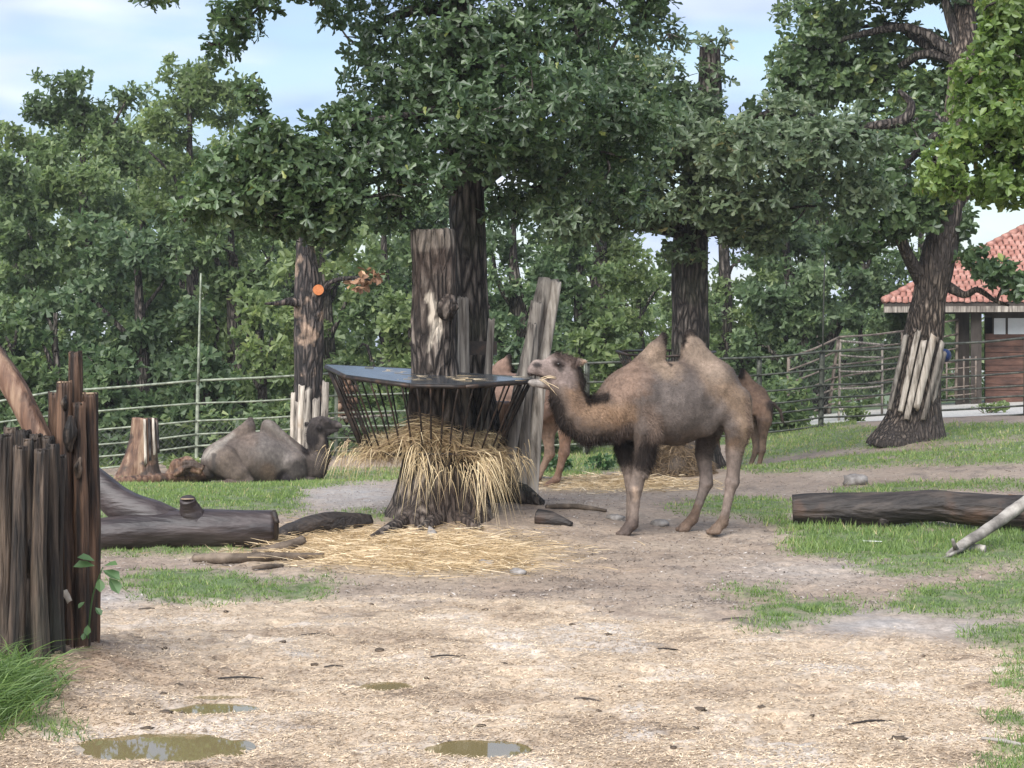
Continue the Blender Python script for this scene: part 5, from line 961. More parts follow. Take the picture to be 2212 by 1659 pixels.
# lime tree reaching in from the right edge
T4 = onG(2560, 17.5)
lime = thing('lime_tree', T4, 'lime tree with yellowish hanging foliage reaching in over the barn roof', 'tree')
v, p = tube([T4 - [0, 0, .2], T4 + [0, 0, 2.4], T4 + [-.1, 0, 4.2], T4 + [-.3, 0, 7]], [.30, .24, .2, .1], 40, 24, groove=.06, lump=.06, seed=130); mesh('trunk', v, p, M['bark'], lime)
C4 = [pxclump(*a) for a in [(2165, 120, 17, 75, 110), (2120, 250, 17, 70, 90), (2180, 330, 17, 60, 80), (2070, 310, 17, 42, 55), (2030, 355, 17, 34, 42), (2140, 400, 17, 50, 45), (2230, 200, 17, 80, 160), (2170, 10, 17, 60, 80), (2060, 400, 17, 26, 34), (2010, 400, 17, 20, 24), (2280, 380, 17, 80, 70), (2200, 420, 17, 50, 26), (2300, 30, 17.2, 120, 160), (2400, 200, 17.5, 140, 200), (2350, -180, 17.5, 240, 120), (2100, 170, 17, 40, 50), (2195, 250, 16.8, 50, 70)]]
_, P_, A_, n_ = crown('crown', lime, C4, 560, 4, .072, LS, M['lime'], 5, .7, 1.6, tone=.08); print('lime leaves', n_)
limbs(lime, M['bark'], np.array([T4 + [-.1, 0, 3.6]] * 4 + [T4 + [-.2, 0, 5]] * 2), [W(2140, 330, 17), W(2190, 150, 17), W(2040, 380, 17), W(2200, 410, 17), W(2170, 20, 17), W(2300, -100, 17)], .07, .012, 140, sag=.25)
twigs(lime, M['bark'], C4, 4, np.random.default_rng(16))

# dead trunk with cut limb and boards, left of the rack
T5 = onG(670, 34.0)
dead = thing('dead_tree', T5, 'dead barkless trunk with a fresh orange cut and boards round its foot', 'tree')
v, p = flare_trunk([W(668, 1005, 34), W(668, 900, 34), W(667, 760, 34), W(665, 640, 34), W(660, 545, 34), W(655, 470, 34)], [.30, .26, .265, .25, .17, .12], T5[2], 4, 70, 40, seed=18, groove=.05, lump=.06, fl=.3, fh=.3, ragged=.12); mesh('trunk', v, p, M['dead_bark'], dead)
v, p = tube([W(670, 860, 34), W(677, 760, 33.9), W(683, 690, 33.78), W(687, 628, 33.62)], [.20, .19, .14, .10], 18, 16, groove=.05, lump=.08, seed=19); mesh('cut_limb', v, p, M['dead_bark'], dead)
v, p = tube([W(687, 627, 33.60), W(688, 626, 33.50)], [.098, .096], 3, 20); mesh('sawn_face', v, p, M['cut_orange'], dead, False)
v, p = tube([W(655, 660, 33.9), W(625, 652, 33.7), W(605, 655, 33.6), W(572, 656, 33.5)], [.10, .075, .05, .018], 12, 10, lump=.2, seed=20); mesh('broken_branch', v, p, M['dead_bark'], dead)
v, p = tube([W(690, 655, 33.8), W(710, 612, 33.7), W(760, 600, 33.6), W(800, 605, 33.5)], [.07, .05, .035, .015], 12, 8, lump=.2, seed=21); mesh('broken_branch', v, p, M['dead_bark'], dead)
for i, (ta, tb, wd) in enumerate([((634, 850), (630, 985), .08), ((652, 832), (648, 985), .12), ((665, 840), (660, 985), .13), ((682, 862), (680, 985), .14), ((703, 828), (699, 985), .13), ((642, 870), (640, 985), .08)]):
    v, p = plank(W(*ta, 33.70), W(*tb, 33.62), wd, .05, (1, 0, 0), 80 + i, 10, .06); mesh('guard_board', v, p, M['pale_wood'] if i < 2 else M['grey_wood'], dead)
CD = [pxclump(795, 600, 33.5, 26, 14), pxclump(770, 615, 33.5, 18, 10)]
crown('withered_leaves', dead, CD, 60, 4, .14, LS, M['dead_leaf'], 6, .8)
CD = [pxclump(740, 500, 34, 70, 60), pxclump(600, 560, 34.2, 30, 50), pxclump(780, 560, 34, 45, 35), pxclump(690, 470, 34, 60, 40)]
crown('crown', dead, CD, 40, 5, .16, LS, M['bg2'], 7, .35, tone=-.05)

# ------------------------------------------------------------------ woodland behind
def wood_tree(px, top, bot, halfw, d, mat, seed, label, L=.16, dens=135, ncl=56, trunkpx=None, group='woodland trees beyond the fence', trunk_r=.2, noise=.42, tone=0.0):
    r = np.random.default_rng(500 + seed); x = (px - CX) / FPX * d; g_ = float(zbase(np.array([x]), np.array([d]))[0]); g0_ = np.array([x, d, g_])
    zt = CAMZ - (top - HY) / FPX * d; zb = max(CAMZ - (bot - HY) / FPX * d, g_ + .2); hw = halfw / FPX * d; H_ = zt - zb
    t = thing('woodland_tree', g0_, label, 'tree', group)
    cl = []
    for i in range(ncl):
        u = (i + .5) / ncl; w_ = hw * math.sin(math.pi * (.18 + .63 * u)) ** .6
        an = r.uniform(0, 6.28); q_ = math.sqrt(r.random()) * .9; s_ = r.uniform(.15, .33) * hw * (1 - .25 * u)
        cl.append((x + w_ * q_ * math.cos(an), d + w_ * q_ * math.sin(an) * .8, zb + .12 * H_ + u * (H_ * .92 - s_ * .4), s_ * 1.15, s_, s_ * .72))
    cl.append((x + r.uniform(-.2, .2) * hw, d, zt - .25 * hw, .25 * hw, .25 * hw, .25 * hw))
    o, P_, A_, n_ = crown('crown', t, cl, dens, 5, L, LQ, mat, 20 + seed, noise, .95, tone=tone)
    tx = x if trunkpx is None else (trunkpx - CX) / FPX * d
    v, p = tube([np.array([tx, d, g_ - .3]), np.array([tx + .1, d, g_ + .35 * (zt - g_)]), np.array([x, d, g_ + .7 * (zt - g_)]), np.array([x, d, zt - .3 * hw])], [trunk_r * 1.3, trunk_r, trunk_r * .6, .04], 24, 12, groove=.05, lump=.08, seed=seed); mesh('trunk', v, p, M['bark'], t)
    sel = r.choice(len(cl), min(7, len(cl)), replace=False)
    limbs(t, M['bark'], np.array([[x, d, max(g_ + .25 * (zt - g_), cl[k_][2] - .25 * H_)] for k_ in sel]), [cl[k_][:3] for k_ in sel], .07, .02, 200 + seed * 9, rings=6)
    return n_
WT = [ # px, top, bot, halfw, d, mat, label, extra
    (180, 185, 1010, 175, 46, 'bg1', 'tall woodland oak with rounded top against the sky beyond the left fence', dict(ncl=75)),
    (410, 155, 1000, 165, 50, 'bg2', 'tallest pale green woodland tree beyond the left fence', dict(ncl=75)),
    (300, 270, 1000, 120, 54, 'bg2', 'pale woodland tree filling the dip between the two tallest trees', dict()),
    (60, 280, 1000, 120, 52, 'bg2', 'broad pale tree beside the tall woodland oak', dict()),
    (500, 200, 900, 100, 56, 'bg2', 'pale slender tree beside the tallest woodland tree', dict()),
    (-20, 330, 1040, 150, 44, 'bg1', 'woodland tree at the left edge of the wood with thin bare twig on top', dict()),
    (300, 480, 1010, 150, 41, 'bg3', 'darker low-branched tree in front of the tall woodland oaks', dict(trunk_r=.16)),
    (500, 430, 1000, 130, 42, 'bg1', 'woodland tree with forked trunk behind the tall fence pole', dict()),
    (120, 640, 1040, 120, 39, 'bg3', 'low dark leafy tree just beyond the left end of the fence', dict(trunk_r=.1)),
    (560, 640, 990, 90, 39.5, 'bg2', 'light leafy young tree beside the dead trunk', dict(trunk_r=.08)),
    (700, 380, 960, 130, 48, 'bg2', 'yellow-green woodland tree behind the dead trunk', dict()),
    (830, 440, 960, 120, 44, 'bg1', 'bluish green woodland tree seen between dead trunk and tall stump', dict()),
    (960, 380, 980, 140, 50, 'bg3', 'woodland tree hidden behind the tall stump', dict()),
    (1110, 420, 980, 120, 43, 'bg3', 'dark woodland tree behind the leaning grey poles', dict(trunkpx=1128)),
    (1250, 520, 980, 110, 46, 'bg1', 'woodland tree above the chewing camel\'s head', dict()),
    (1380, 600, 960, 110, 60, 'bg2', 'pale distant tree seen between the oak trunks', dict()),
    (1620, 560, 940, 120, 56, 'bg2', 'pale distant tree right of the sawn-off oak', dict()),
    (1700, 420, 930, 140, 48, 'bg3', 'dark dense tree behind the rusty yard fence', dict(trunkpx=1722)),
    (1860, 500, 900, 130, 50, 'bg3', 'dark dense tree beside the barn eave', dict(trunkpx=1776)),
    (1560, 250, 800, 130, 54, 'bg2', 'light tree crown showing above the gap between the oaks', dict()),
    (1990, 420, 880, 110, 56, 'bg1', 'tree standing behind the left end of the barn', dict()),
    (1290, 10, 700, 150, 52, 'bg2', 'tall pale tree rising behind the big feeder oak', dict(ncl=70)),
    (1760, 20, 600, 130, 58, 'bg1', 'tall tree crown behind the leaning right-hand oak', dict()),
    (20, 700, 1060, 90, 38.5, 'bg1', 'small tree pressing against the far left fence rails', dict(trunk_r=.08)),
    (440, 760, 1005, 80, 38, 'bg3', 'dark undergrowth sapling behind the wire mesh', dict(trunk_r=.06)),
    (620, 380, 900, 110, 60, 'bg1', 'far woodland tree filling the gap left of the dead trunk', dict()),
    (240, 760, 1020, 90, 37.5, 'bg3', 'dark undergrowth sapling behind the left stump', dict(trunk_r=.06)),
    (900, 640, 990, 90, 39, 'bg2', 'young light green tree behind the hay rack', dict(trunk_r=.06)),
    (1300, 700, 985, 80, 41, 'bg2', 'young bright tree behind the camel\'s neck', dict(trunk_r=.06)),
    (1500, 640, 960, 90, 52, 'bg1', 'woodland tree behind the small hay rack', dict(trunk_r=.1)),
]
tot = 0
for i, (px, top, bot, hw, d, mt, lb, ex) in enumerate(WT): tot += wood_tree(px, top, bot, hw, d, M[mt], i, lb, **ex)
print('wood leaves', tot)
# far woodland that reads as one mass
r = np.random.default_rng(61); cl = []
for i in range(190):
    px = r.uniform(-300, 2500) if i < 150 else r.uniform(-200, 750); d = r.uniform(66, 84); x = (px - CX) / FPX * d; zb = -2.0 + .02 * x; s_ = r.uniform(1.2, 2.4)
    topy = np.interp(px, [-300, 0, 500, 900, 1300, 1700, 2000, 2500], [360, 330, 330, 470, 600, 620, 600, 700]); zt = CAMZ - (topy - HY) / FPX * d
    cl.append((x, d, r.uniform(zb, zt), s_ * 1.2, s_, s_))
P_, A_ = clump_sprays(cl, 7, r, .5, .4, 3); v, f, n_, k_ = leaves(P_, A_, 5, .34, LQ, r=r)
fw = mesh('far_woodland', v, f, M['bg1'], None, False, {'rnd': np.repeat(np.clip(.5 + .2 * r.standard_normal(n_), 0, 1), k_)}); tag(fw, 'far woodland closing the view behind the trees', 'woodland', kind='stuff')
# undergrowth mass along the outside of the fence
cl = []
for i in range(70):
    px = r.uniform(-150, 1700); d = r.uniform(36.5, 41) + (px > 1250) * 2; x = (px - CX) / FPX * d; g_ = float(zbase(np.array([x]), np.array([d]))[0]); s_ = r.uniform(.35, .8)
    cl.append((x, d, g_ + s_ * r.uniform(.3, 1.1), s_ * 1.2, s_, s_ * .9))
P_, A_ = clump_sprays(cl, 75, r, .5, .9, 4); v, f, n_, k_ = leaves(P_, A_, 5, .15, LQ, r=r)
ug = mesh('undergrowth', v, f, M['bg1'], None, False, {'rnd': np.repeat(np.clip(.45 + .24 * r.standard_normal(n_), 0, 1), k_)}); tag(ug, 'leafy undergrowth along the outside of the enclosure fence', 'undergrowth', kind='stuff')
# low shrubs
def shrub(px, d, wpx, hpx, seed, label, mat='shrub', L=.09, dens=120):
    g0_ = onG(px, d); sx_, sz_ = wpx / FPX * d, hpx / FPX * d; t = thing('shrub', g0_, label, 'shrub', 'low shrubs by the fence'); r = np.random.default_rng(seed)
    cl = [(g0_[0] + r.uniform(-.6, .6) * sx_, d + r.uniform(-.2, .2), g0_[2] + r.uniform(.3, .75) * sz_, .4 * sx_, .4 * sx_, .35 * sz_) for _ in range(6)]
    crown('foliage', t, cl, dens, 5, L, LS, M[mat], seed, .5, 2)
    for k_ in range(4): v, p = tube([g0_ - [0, 0, .03], np.array(cl[k_][:3])], [.012, .006], 4, 5); mesh('stem', v, p, M['branch_brown'], t)
shrub(1195, 31.0, 45, 42, 201, 'bright leafy shrub between the leaning poles and the camel\'s legs')
shrub(1285, 32.0, 55, 38, 202, 'low pale-leaved shrub below the camel\'s curved neck')
shrub(1830, 39.5, 50, 55, 203, 'yellow-green shrub in the yard behind the post fence', 'bg2')
shrub(1710, 39.0, 60, 30, 204, 'low green shrub at the foot of the rusty yard fence', 'bg2')
shrub(380, 33.2, 50, 30, 205, 'small leafy shrub between the peeled stump and the lying camel', 'bg2')
shrub(2130, 40.0, 60, 22, 206, 'weedy shrub on the gravel before the barn', 'bg2')

# ================================================================== FENCES
def fence(name, label, posts, rails_f, mat, post_r, rail_r, group=None, mesh_rows=None, top_extra=None):
    """posts: list of (base xyz, top xyz); rails_f: list of fractions along each post height"""
    root = thing(name, posts[0][0], label, 'fence', group)
    for i, (a, b_) in enumerate(posts):
        if a[0] is None: continue
        v, p = tube([np.array(a) - [0, 0, .15], (np.array(a) + b_) / 2, np.array(b_)], [post_r] * 3, 8, 10, lump=.04, seed=i); mesh('post', v, p, mat, root)
    for f in rails_f:
        for (a, b_), (c_, d_) in zip(posts[:-1], posts[1:]):
            A, B = np.array(a) * (1 - f) + np.array(b_) * f, np.array(c_) * (1 - f) + np.array(d_) * f; A = A - [0, post_r + rail_r * .4, 0]; B = B - [0, post_r + rail_r * .4, 0]
            v, p = tube([A, (A + B) / 2 + np.array([0, 0, -.012 + .012 * rng.standard_normal()]), B], [rail_r * (1.25 if f > .97 else 1)] * 3, 8, 8, lump=.04, seed=int(f * 100)); mesh('rail', v, p, mat, root)
    if mesh_rows:
        lo, hi, cell = mesh_rows; mb = MB()
        for (a, b_), (c_, d_) in zip(posts[:-1], posts[1:]):
            a, b_, c_, d_ = map(lambda q_: np.array(q_, float), (a, b_, c_, d_)); Ln = np.linalg.norm(c_ - a); Hh = np.linalg.norm(b_ - a) * (hi - lo); du = Hh / Ln
            def pt(u, s_): 
                f = lo + (hi - lo) * s_; return (a * (1 - f) + b_ * f) * (1 - u) + (c_ * (1 - f) + d_ * f) * u + np.array([0, .04, 0])
            for sg in (1, -1):
                for u0 in np.arange(-du, 1 + du, cell / Ln * 1.4):
                    ua, ub = u0, u0 + sg * du; sa, sb = 0.0, 1.0
                    if sg > 0:
                        if ua < 0: sa = -ua / du; ua = 0
                        if ub > 1: sb = (1 - u0) / du; ub = 1
                    else:
                        if ua > 1: sa = (ua - 1) / du; ua = 1
                        if ub < 0: sb = u0 / du; ub = 0
                    if sb <= sa + .02 or sa > 1 or sb < 0: continue
                    v, p = tube([pt(ua, sa), pt(ub, sb)], [.0028, .0028], 2, 3, cap=False); mb.add(v, p)
        tag(mb.build('wire_mesh', M['wire'], root), kind='stuff')
    return root
def G(px, py, d): return W(px, py, d)
lp = [(G(-160, 1055, 33.0), G(-160, 888, 33.0)), (G(112, 1035, 33.4), G(118, 846, 33.4)), (G(424, 1003, 34), G(428, 822, 34)), (G(725, 985, 34.8), G(727, 806, 34.8)), (G(1010, 980, 35.6), G(1010, 793, 35.6)), (G(1262, 970, 36.2), G(1265, 778, 36.2))]
fl_ = fence('rail_fence', 'pale green pipe rail fence with wire mesh along the woodland edge', lp, [.06, .22, .36, .52, .73, 1.0], M['fence_l'], .035, .017, None, (.02, .50, .075))
v, p = tube([G(428, 830, 33.95), G(431, 700, 33.95), G(434, 590, 33.95)], [.026, .022, .016], 8, 8); mesh('aerial_pole', v, p, M['fence_l'], fl_)
rp_ = [(G(1268, 965, 36.2), G(1268, 782, 36.2)), (G(1640, 938, 37), G(1640, 770, 37)), (G(1773, 922, 37), G(1776, 757, 37)), (G(2010, 908, 37), G(2012, 741, 37)), (G(2216, 897, 36.6), G(2218, 727, 36.6)), (G(2420, 885, 36.4), G(2422, 712, 36.4))]
rf_ = fence('post_fence', 'dark pipe rail fence with heavy posts across the grassy slope', rp_, [.015, .125, .25, .38, .55, .76, .985], M['fence_r'], .055, .020)
v, p = tube([G(1777, 757, 37), G(1780, 620, 37), G(1782, 545, 37)], [.018, .016, .012], 8, 8); mesh('aerial_pole', v, p, M['fence_r'], rf_)
bp_ = [(G(1700, 912, 42), G(1704, 772, 42)), (G(1790, 880, 43), G(1812, 728, 43)), (G(1945, 850, 45), G(1950, 715, 45)), (G(2065, 846, 46.2), G(2068, 690, 46.2))]
fence('yard_fence', 'rusty mesh fence leaning behind the heavy-posted rail fence', bp_, [.04, .25, .42, .6, .8, 1.0], M['fence_b'], .04, .02, None, (.0, 1.0, .09))
bp2 = [(G(1812, 905, 43), G(1815, 733, 43)), (G(1905, 890, 44), G(1906, 742, 44))]
fence('wooden_hurdle', 'short pale wooden hurdle of slanting poles behind the yard fence', bp2, [.12, .38, .6, .8, .98], M['grey_wood'], .03, .022)

# ================================================================== PALISADE (left foreground)
pal = thing('palisade', onG(110, 10.5), 'dark upright log palisade at the left edge with uneven tops', 'palisade')
PS = [ # base px, top px, top py, d, radius, mat, bend
    (2, 10, 940, 10.12, .050, 1), (30, 43, 966, 9.98, .040, 1), (-32, -26, 925, 10.2, .050, 1), (60, 66, 950, 10.12, .045, 1), (90, 90, 972, 10.02, .042, 1), (118, 114, 962, 10.18, .040, 1), (44, 50, 932, 10.5, .05, 1), (104, 103, 945, 10.5, .045, 1), (20, 24, 926, 10.5, .045, 1), (75, 78, 940, 10.48, .045, 1), (130, 130, 985, 10.3, .032, 1),
    (146, 139, 826, 10.6, .05, 0), (160, 163, 762, 10.75, .045, 0), (190, 193, 850, 10.75, .052, 0), (176, 170, 872, 10.62, .044, 0), (130, 118, 850, 10.85, .04, 0), (-60, -58, 930, 10.3, .06, 1)]
for i, (bx, tx, ty, d, rd, mg) in enumerate(PS):
    a = onG(bx, d, -.12); b_ = W(tx, ty, d + .05); mid = (a + b_) / 2 + np.array([rng.uniform(-.018, .018), rng.uniform(-.02, .02), 0])
    v, p = tube([a, mid, b_], [rd * 1.16, rd, rd * .88], 56, 34, groove=.10, gfreq=13, lump=.14, lfreq=4.0, seed=150 + i, ragged=.03)
    ps_ = mesh('post', v, p, M['palisade_grey'] if mg else M['palisade'], pal)
    v, p = tube([b_ - [0, 0, .004], b_ + [0, 0, .006]], [rd * .85, rd * .78], 2, 18, lump=.08, seed=i); mesh('sawn_top', v, p, M['cut'] if i in (11, 13) else M['palisade_grey'], pal)
# knots and torn bark on the tall posts
for i, (px, py, d, s_) in enumerate([(150, 935, 10.57, .05), (62, 1205, 10.08, .05), (170, 1010, 10.58, .03), (140, 870, 10.56, .022)]):
    c_ = W(px, py, d + .025); v, p = tube([c_ - [0, 0, s_ * 2.2], c_ + [0, -.01, 0], c_ + [.01, 0, s_ * 2.0]], [s_ * .25, s_ * .8, s_ * .2], 12, 12, lump=.6, lfreq=18, seed=170 + i); mesh('knot', v, p, M['palisade_grey'], pal)
v, p = plank(W(140, 1275, 10.50), W(150, 1300, 10.48), .035, .008, (1, 0, .4), 5, 5, .01); mesh('wood_splinter', v, p, M['pale_wood'], pal)
a, b_ = W(-30, 745, 10.9), W(98, 975, 10.7); v, p = tube([a, W(40, 850, 10.8), b_, W(112, 1060, 10.66)], [.062, .068, .064, .05], 30, 24, groove=.08, lump=.14, seed=180); o = mesh('leaning_tree', v, p, M['peeled'], None, True, None, b_); tag(o, 'reddish peeled dead tree leaning over the palisade', 'dead tree')
# big-leaved plant on the palisade
pl0 = onG(192, 10.65); plant = thing('leafy_plant', pl0, 'young plant with large green leaves growing out beside the palisade', 'plant')
v, p = tube([pl0, W(190, 1380, 10.6), W(200, 1290, 10.5), W(222, 1225, 10.45)], [.006, .006, .005, .003], 14, 6); mesh('stem', v, p, M['shrub'], plant, True, {'rnd': np.full(len(v), .4)})
for i, (px, py, L, az, ti) in enumerate([(205, 1222, .12, 180, 5), (205, 1212, .10, 160, 20), (222, 1232, .12, 10, -20), (236, 1248, .11, -10, -50), (215, 1250, .08, -80, -40), (190, 1350, .06, -90, -50), (206, 1312, .06, 30, -40), (183, 1300, .05, 200, -40), (225, 1222, .09, 40, 10), (186, 1365, .05, -120, -50)]):
    ax = np.array([math.cos(R(az)) * math.cos(R(ti)), -.35, math.sin(R(ti)) + 0.0]); ax /= np.linalg.norm(ax); nz_ = np.array([.1, -.45, 1.0]); nz_ -= ax * ax.dot(nz_); nz_ /= np.linalg.norm(nz_); ay = np.cross(nz_, ax); tv, tt_ = leaf_simple(.34)
    c_ = W(px, py, 10.45); v = c_ + (tv[:, :1] * ax + tv[:, 1:2] * ay + tv[:, 2:] * nz_) * L; mesh('leaf', v, tt_, M['shrub'], plant, False, {'rnd': np.full(len(v), rng.uniform(.5, 1))})

# ================================================================== LOGS, STUMPS, BRANCHES
lg0 = onG(400, 17.2); lg = thing('fallen_log', lg0, 'long wet brown log with sawn stub and rising limb beside the palisade', 'log')
v, p = tube([onG(60, 16.9, .13), onG(220, 17.0, .135), onG(330, 17.1, .15), onG(450, 17.2, .165), onG(590, 17.3, .165)], [.16, .155, .165, .185, .165], 70, 44, groove=.035, gfreq=12, lump=.07, lfreq=1.6, seed=190); mesh('trunk', v, p, M['log'], lg)
v, p = tube([W(410, 1140, 17.2), W(330, 1118, 17.2), W(262, 1092, 17.25), W(215, 1050, 17.3), W(170, 1010, 17.4)], [.10, .17, .165, .135, .12], 26, 24, groove=.05, lump=.08, seed=191); mesh('limb', v, p, M['log'], lg)
v, p = tube([W(425, 1140, 17.15), W(412, 1105, 17.1), W(407, 1088, 17.05), W(405, 1078, 17.02)], [.15, .10, .075, .068], 10, 18, groove=.05, lump=.1, seed=192); mesh('sawn_stub', v, p, M['log'], lg)
v, p = tube([W(405, 1078, 17.02), W(405, 1076.5, 17.02)], [.066, .058], 2, 16); mesh('stub_face', v, p, M['cut'], lg)
e_ = onG(590, 17.3, .165); v, p = tube([e_, e_ + [.022, -.002, 0]], [.155, .15], 2, 24, lump=.05); mesh('log_end', v, p, M['log_dark'], lg)
v, p = tube([W(590, 1105, 17.2), W(600, 1130, 17.15)], [.03, .02], 3, 8); mesh('splinter', v, p, M['log_dark'], lg)
for (nm, lb, pts, rad, mt, sd) in [
    ('dark_root', 'dark thick root lying between the wet log and the stump foot', [(604, 17.9, .05), (660, 18.1, .09), (730, 18.3, .09), (800, 18.5, .05)], [.07, .095, .10, .06], 'log_dark', 200),
    ('fallen_branch', 'crooked grey-brown branch lying in the straw before the log', [(420, 15.95, .03), (470, 15.85, .035), (540, 15.9, .03), (620, 16.1, .04), (700, 16.2, .03)], [.035, .045, .04, .035, .02], 'branch_brown', 201),
    ('fallen_branch', 'short stick lying on the soil just before the crooked branch', [(545, 15.45, .02), (580, 15.5, .025), (610, 15.7, .03)], [.014, .02, .016], 'branch_brown', 202),
    ('fallen_branch', 'dark stick half under the straw next to the log end', [(545, 16.6, .04), (610, 16.7, .06), (655, 16.9, .11)], [.03, .045, .04], 'branch_brown', 203),
    ('bark_slab', 'black rotten bark slab on the soil right of the oak roots', [(1160, 18.75, .05), (1195, 18.7, .05), (1235, 18.6, .02)], [.085, .075, .03], 'log_dark', 204),
    ('fallen_branch', 'thin root running over the soil behind the black bark slab', [(1180, 19.6, .02), (1240, 19.8, .025), (1310, 19.9, .015)], [.02, .03, .015], 'branch_brown', 205),
    ('fallen_branch', 'thin grey stick on the chips near the right edge', [(2120, 8.55, .012), (2170, 8.5, .014), (2230, 8.42, .012)], [.006, .009, .008], 'branch_grey', 206),
    ('fallen_branch', 'reddish fallen limb between the peeled stump and the lying camel', [(235, 28.6, .05), (300, 28.9, .09), (360, 29.2, .12), (420, 29.6, .14), (450, 29.9, .12)], [.05, .08, .085, .10, .09], 'peeled', 207),
    ('pale_stick', 'pale straight stick lying by the hind feet of the russet camel', [(1140, 27.0, .03), (1180, 27.1, .035), (1235, 27.2, .03)], [.025, .03, .025], 'grey_wood', 208),
    ('weathered_board', 'small weathered wood piece beside the forked grey branch', [(2060, 16.9, .03), (2105, 16.9, .04), (2128, 16.85, .035)], [.03, .04, .035], 'branch_grey', 209)]:
    Q = [onG(px, d, dz) for px, d, dz in pts]; v, p = tube(Q, rad, 30, 16, groove=.07, lump=.16, lfreq=5, seed=sd); o = mesh(nm, v, p, M[mt], None, True, None, Q[0]); tag(o, lb, 'branch' if 'stick' not in nm and 'board' not in nm and 'slab' not in nm and 'root' not in nm else {'pale_stick': 'stick', 'weathered_board': 'wood', 'bark_slab': 'bark', 'dark_root': 'root'}[nm])
v, p = tube([W(360, 1030, 29.4), W(385, 1012, 29.3), W(410, 1003, 29.3), W(438, 1016, 29.3)], [.06, .12, .10, .07], 22, 20, lump=.5, lfreq=7, groove=.14, seed=210); o = mesh('wood_knot', v, p, M['peeled'], None, True, None, W(400, 1010, 29.4)); tag(o, 'gnarled wood knot lying across the reddish fallen limb', 'wood')
# right-hand dark log
L0 = onG(1960, 18.9); rl = thing('fallen_log', L0, 'long dark cracked log lying in the grass on the right', 'log')
v, p = tube([onG(1712, 19.2, .16), onG(1780, 19.15, .165), onG(1880, 19.05, .175), onG(1970, 18.95, .215), onG(2030, 18.9, .225), onG(2120, 18.8, .20), onG(2320, 18.6, .18)], [.15, .165, .16, .155, .16, .165, .17], 110, 44, groove=.06, gfreq=12, lump=.10, lfreq=2.4, seed=212); mesh('trunk', v, p, M['log_dark'], rl)
v, p = tube([onG(1905, 18.95, -.02), onG(1910, 18.95, .1)], [.05, .08], 8, 12, lump=.1, seed=213); mesh('stub', v, p, M['log_dark'], rl)
Q = [onG(2045, 16.5, .02), W(2075, 1180, 16.7), W(2130, 1145, 17.0), W(2180, 1110, 17.3), W(2230, 1075, 17.5)]
fb = thing('forked_branch', Q[0], 'pale grey bare branch propped against the dark log', 'branch'); v, p = tube(Q, [.022, .045, .05, .055, .06], 40, 16, groove=.06, lump=.16, lfreq=6, seed=214); mesh('stem', v, p, M['branch_grey'], fb)
v, p = tube([W(2068, 1192, 16.65), W(2062, 1178, 16.5), W(2058, 1165, 16.45)], [.03, .02, .014], 8, 8, seed=215); mesh('side_twig', v, p, M['branch_grey'], fb)
v, p = tube([W(2080, 1185, 16.7), W(2050, 1200, 16.4), W(2035, 1206, 16.3)], [.025, .014, .006], 8, 8, seed=216); mesh('side_twig', v, p, M['branch_grey'], fb)
# peeled stump on the left
ps0 = onG(308, 31.6); pst = thing('peeled_stump', ps0, 'flared peeled stump with striped red and pale wood by the fence', 'tree stump')
v, p = flare_trunk([W(300, 1045, 31.6), W(306, 990, 31.6), W(310, 950, 31.6), W(312, 903, 31.6)], [.34, .27, .235, .21], ps0[2], 4, 40, 44, seed=22, groove=.06, lump=.08, fl=.35, fh=.25, ragged=.02); mesh('trunk', v, p, M['peeled'], pst)
for i, px in enumerate((312, 322, 331, 339)): v, p = plank(W(px, 905, 31.385), W(px + 3, 1000 - 8 * i, 31.32), .045, .02, (1, 0, 0), 90 + i, 8, .05); mesh('bark_strip', v, p, M['dead_bark'] if i % 2 else M['pale_wood'], pst)
# stones and clods
for i, (px, d, s_, lb) in enumerate([(1850, 24.8, (.17, .13, .10), 'round grey boulder lying on the track left of the right-hand oak'), (932, 17.9, (.055, .04, .08), 'upright grey stone leaning at the stump foot'), (222, 28.2, (.22, .18, .12), 'grey boulder behind the palisade on the grass'), (1425, 19.2, (.11, .07, .05), 'flat stone under the belly of the standing camel'), (1050, 15.9, (.07, .05, .045), 'brown stone at the edge of the straw'), (1120, 15.1, (.08, .05, .035), 'flat brown stone on bare soil below the straw'), (1330, 19.3, (.10, .06, .045), 'mossy flat stone left of the camel\'s front feet')]):
    rock('stone', onG(px, d, s_[2] * .35), s_, M['stone'], 30 + i, lb, 'stone')
r = np.random.default_rng(88)
for i in range(34):
    d = r.uniform(8.3, 13.5); px = r.uniform(230, 2050); px = px if d > 9.4 or px > 620 else px + 500; s_ = r.uniform(.006, .018) * (1.5 if i % 9 == 0 else 1); c_ = onG(px, d, s_ * .15)
    if any(((c_[0] - a) / rx) ** 2 + ((c_[1] - b_) / ry) ** 2 < 1.6 for a, b_, rx, ry in PUD): continue
    rock('soil_clod', c_, (s_ * r.uniform(1, 1.9), s_ * r.uniform(.8, 1.3), s_ * r.uniform(.5, .9)), M['clod'], 100 + i, 'small dark clod lying loose on the pale wood chips', 'clod', 'dark clods on the wood chips')
for i in range(18):
    px, d = r.normal(330, 130), r.normal(9.3, .45); px = max(px, 120); s_ = r.uniform(.008, .020); c_ = onG(px, d, s_ * .1)
    if any(((c_[0] - a) / rx) ** 2 + ((c_[1] - b_) / ry) ** 2 < 1.3 for a, b_, rx, ry in PUD): continue
    rock('soil_clod', c_, (s_ * r.uniform(1, 1.8), s_, s_ * .7), M['clod'], 300 + i, 'dark crumbly clod on the bank between palisade and puddles', 'clod', 'dark clods on the bank')
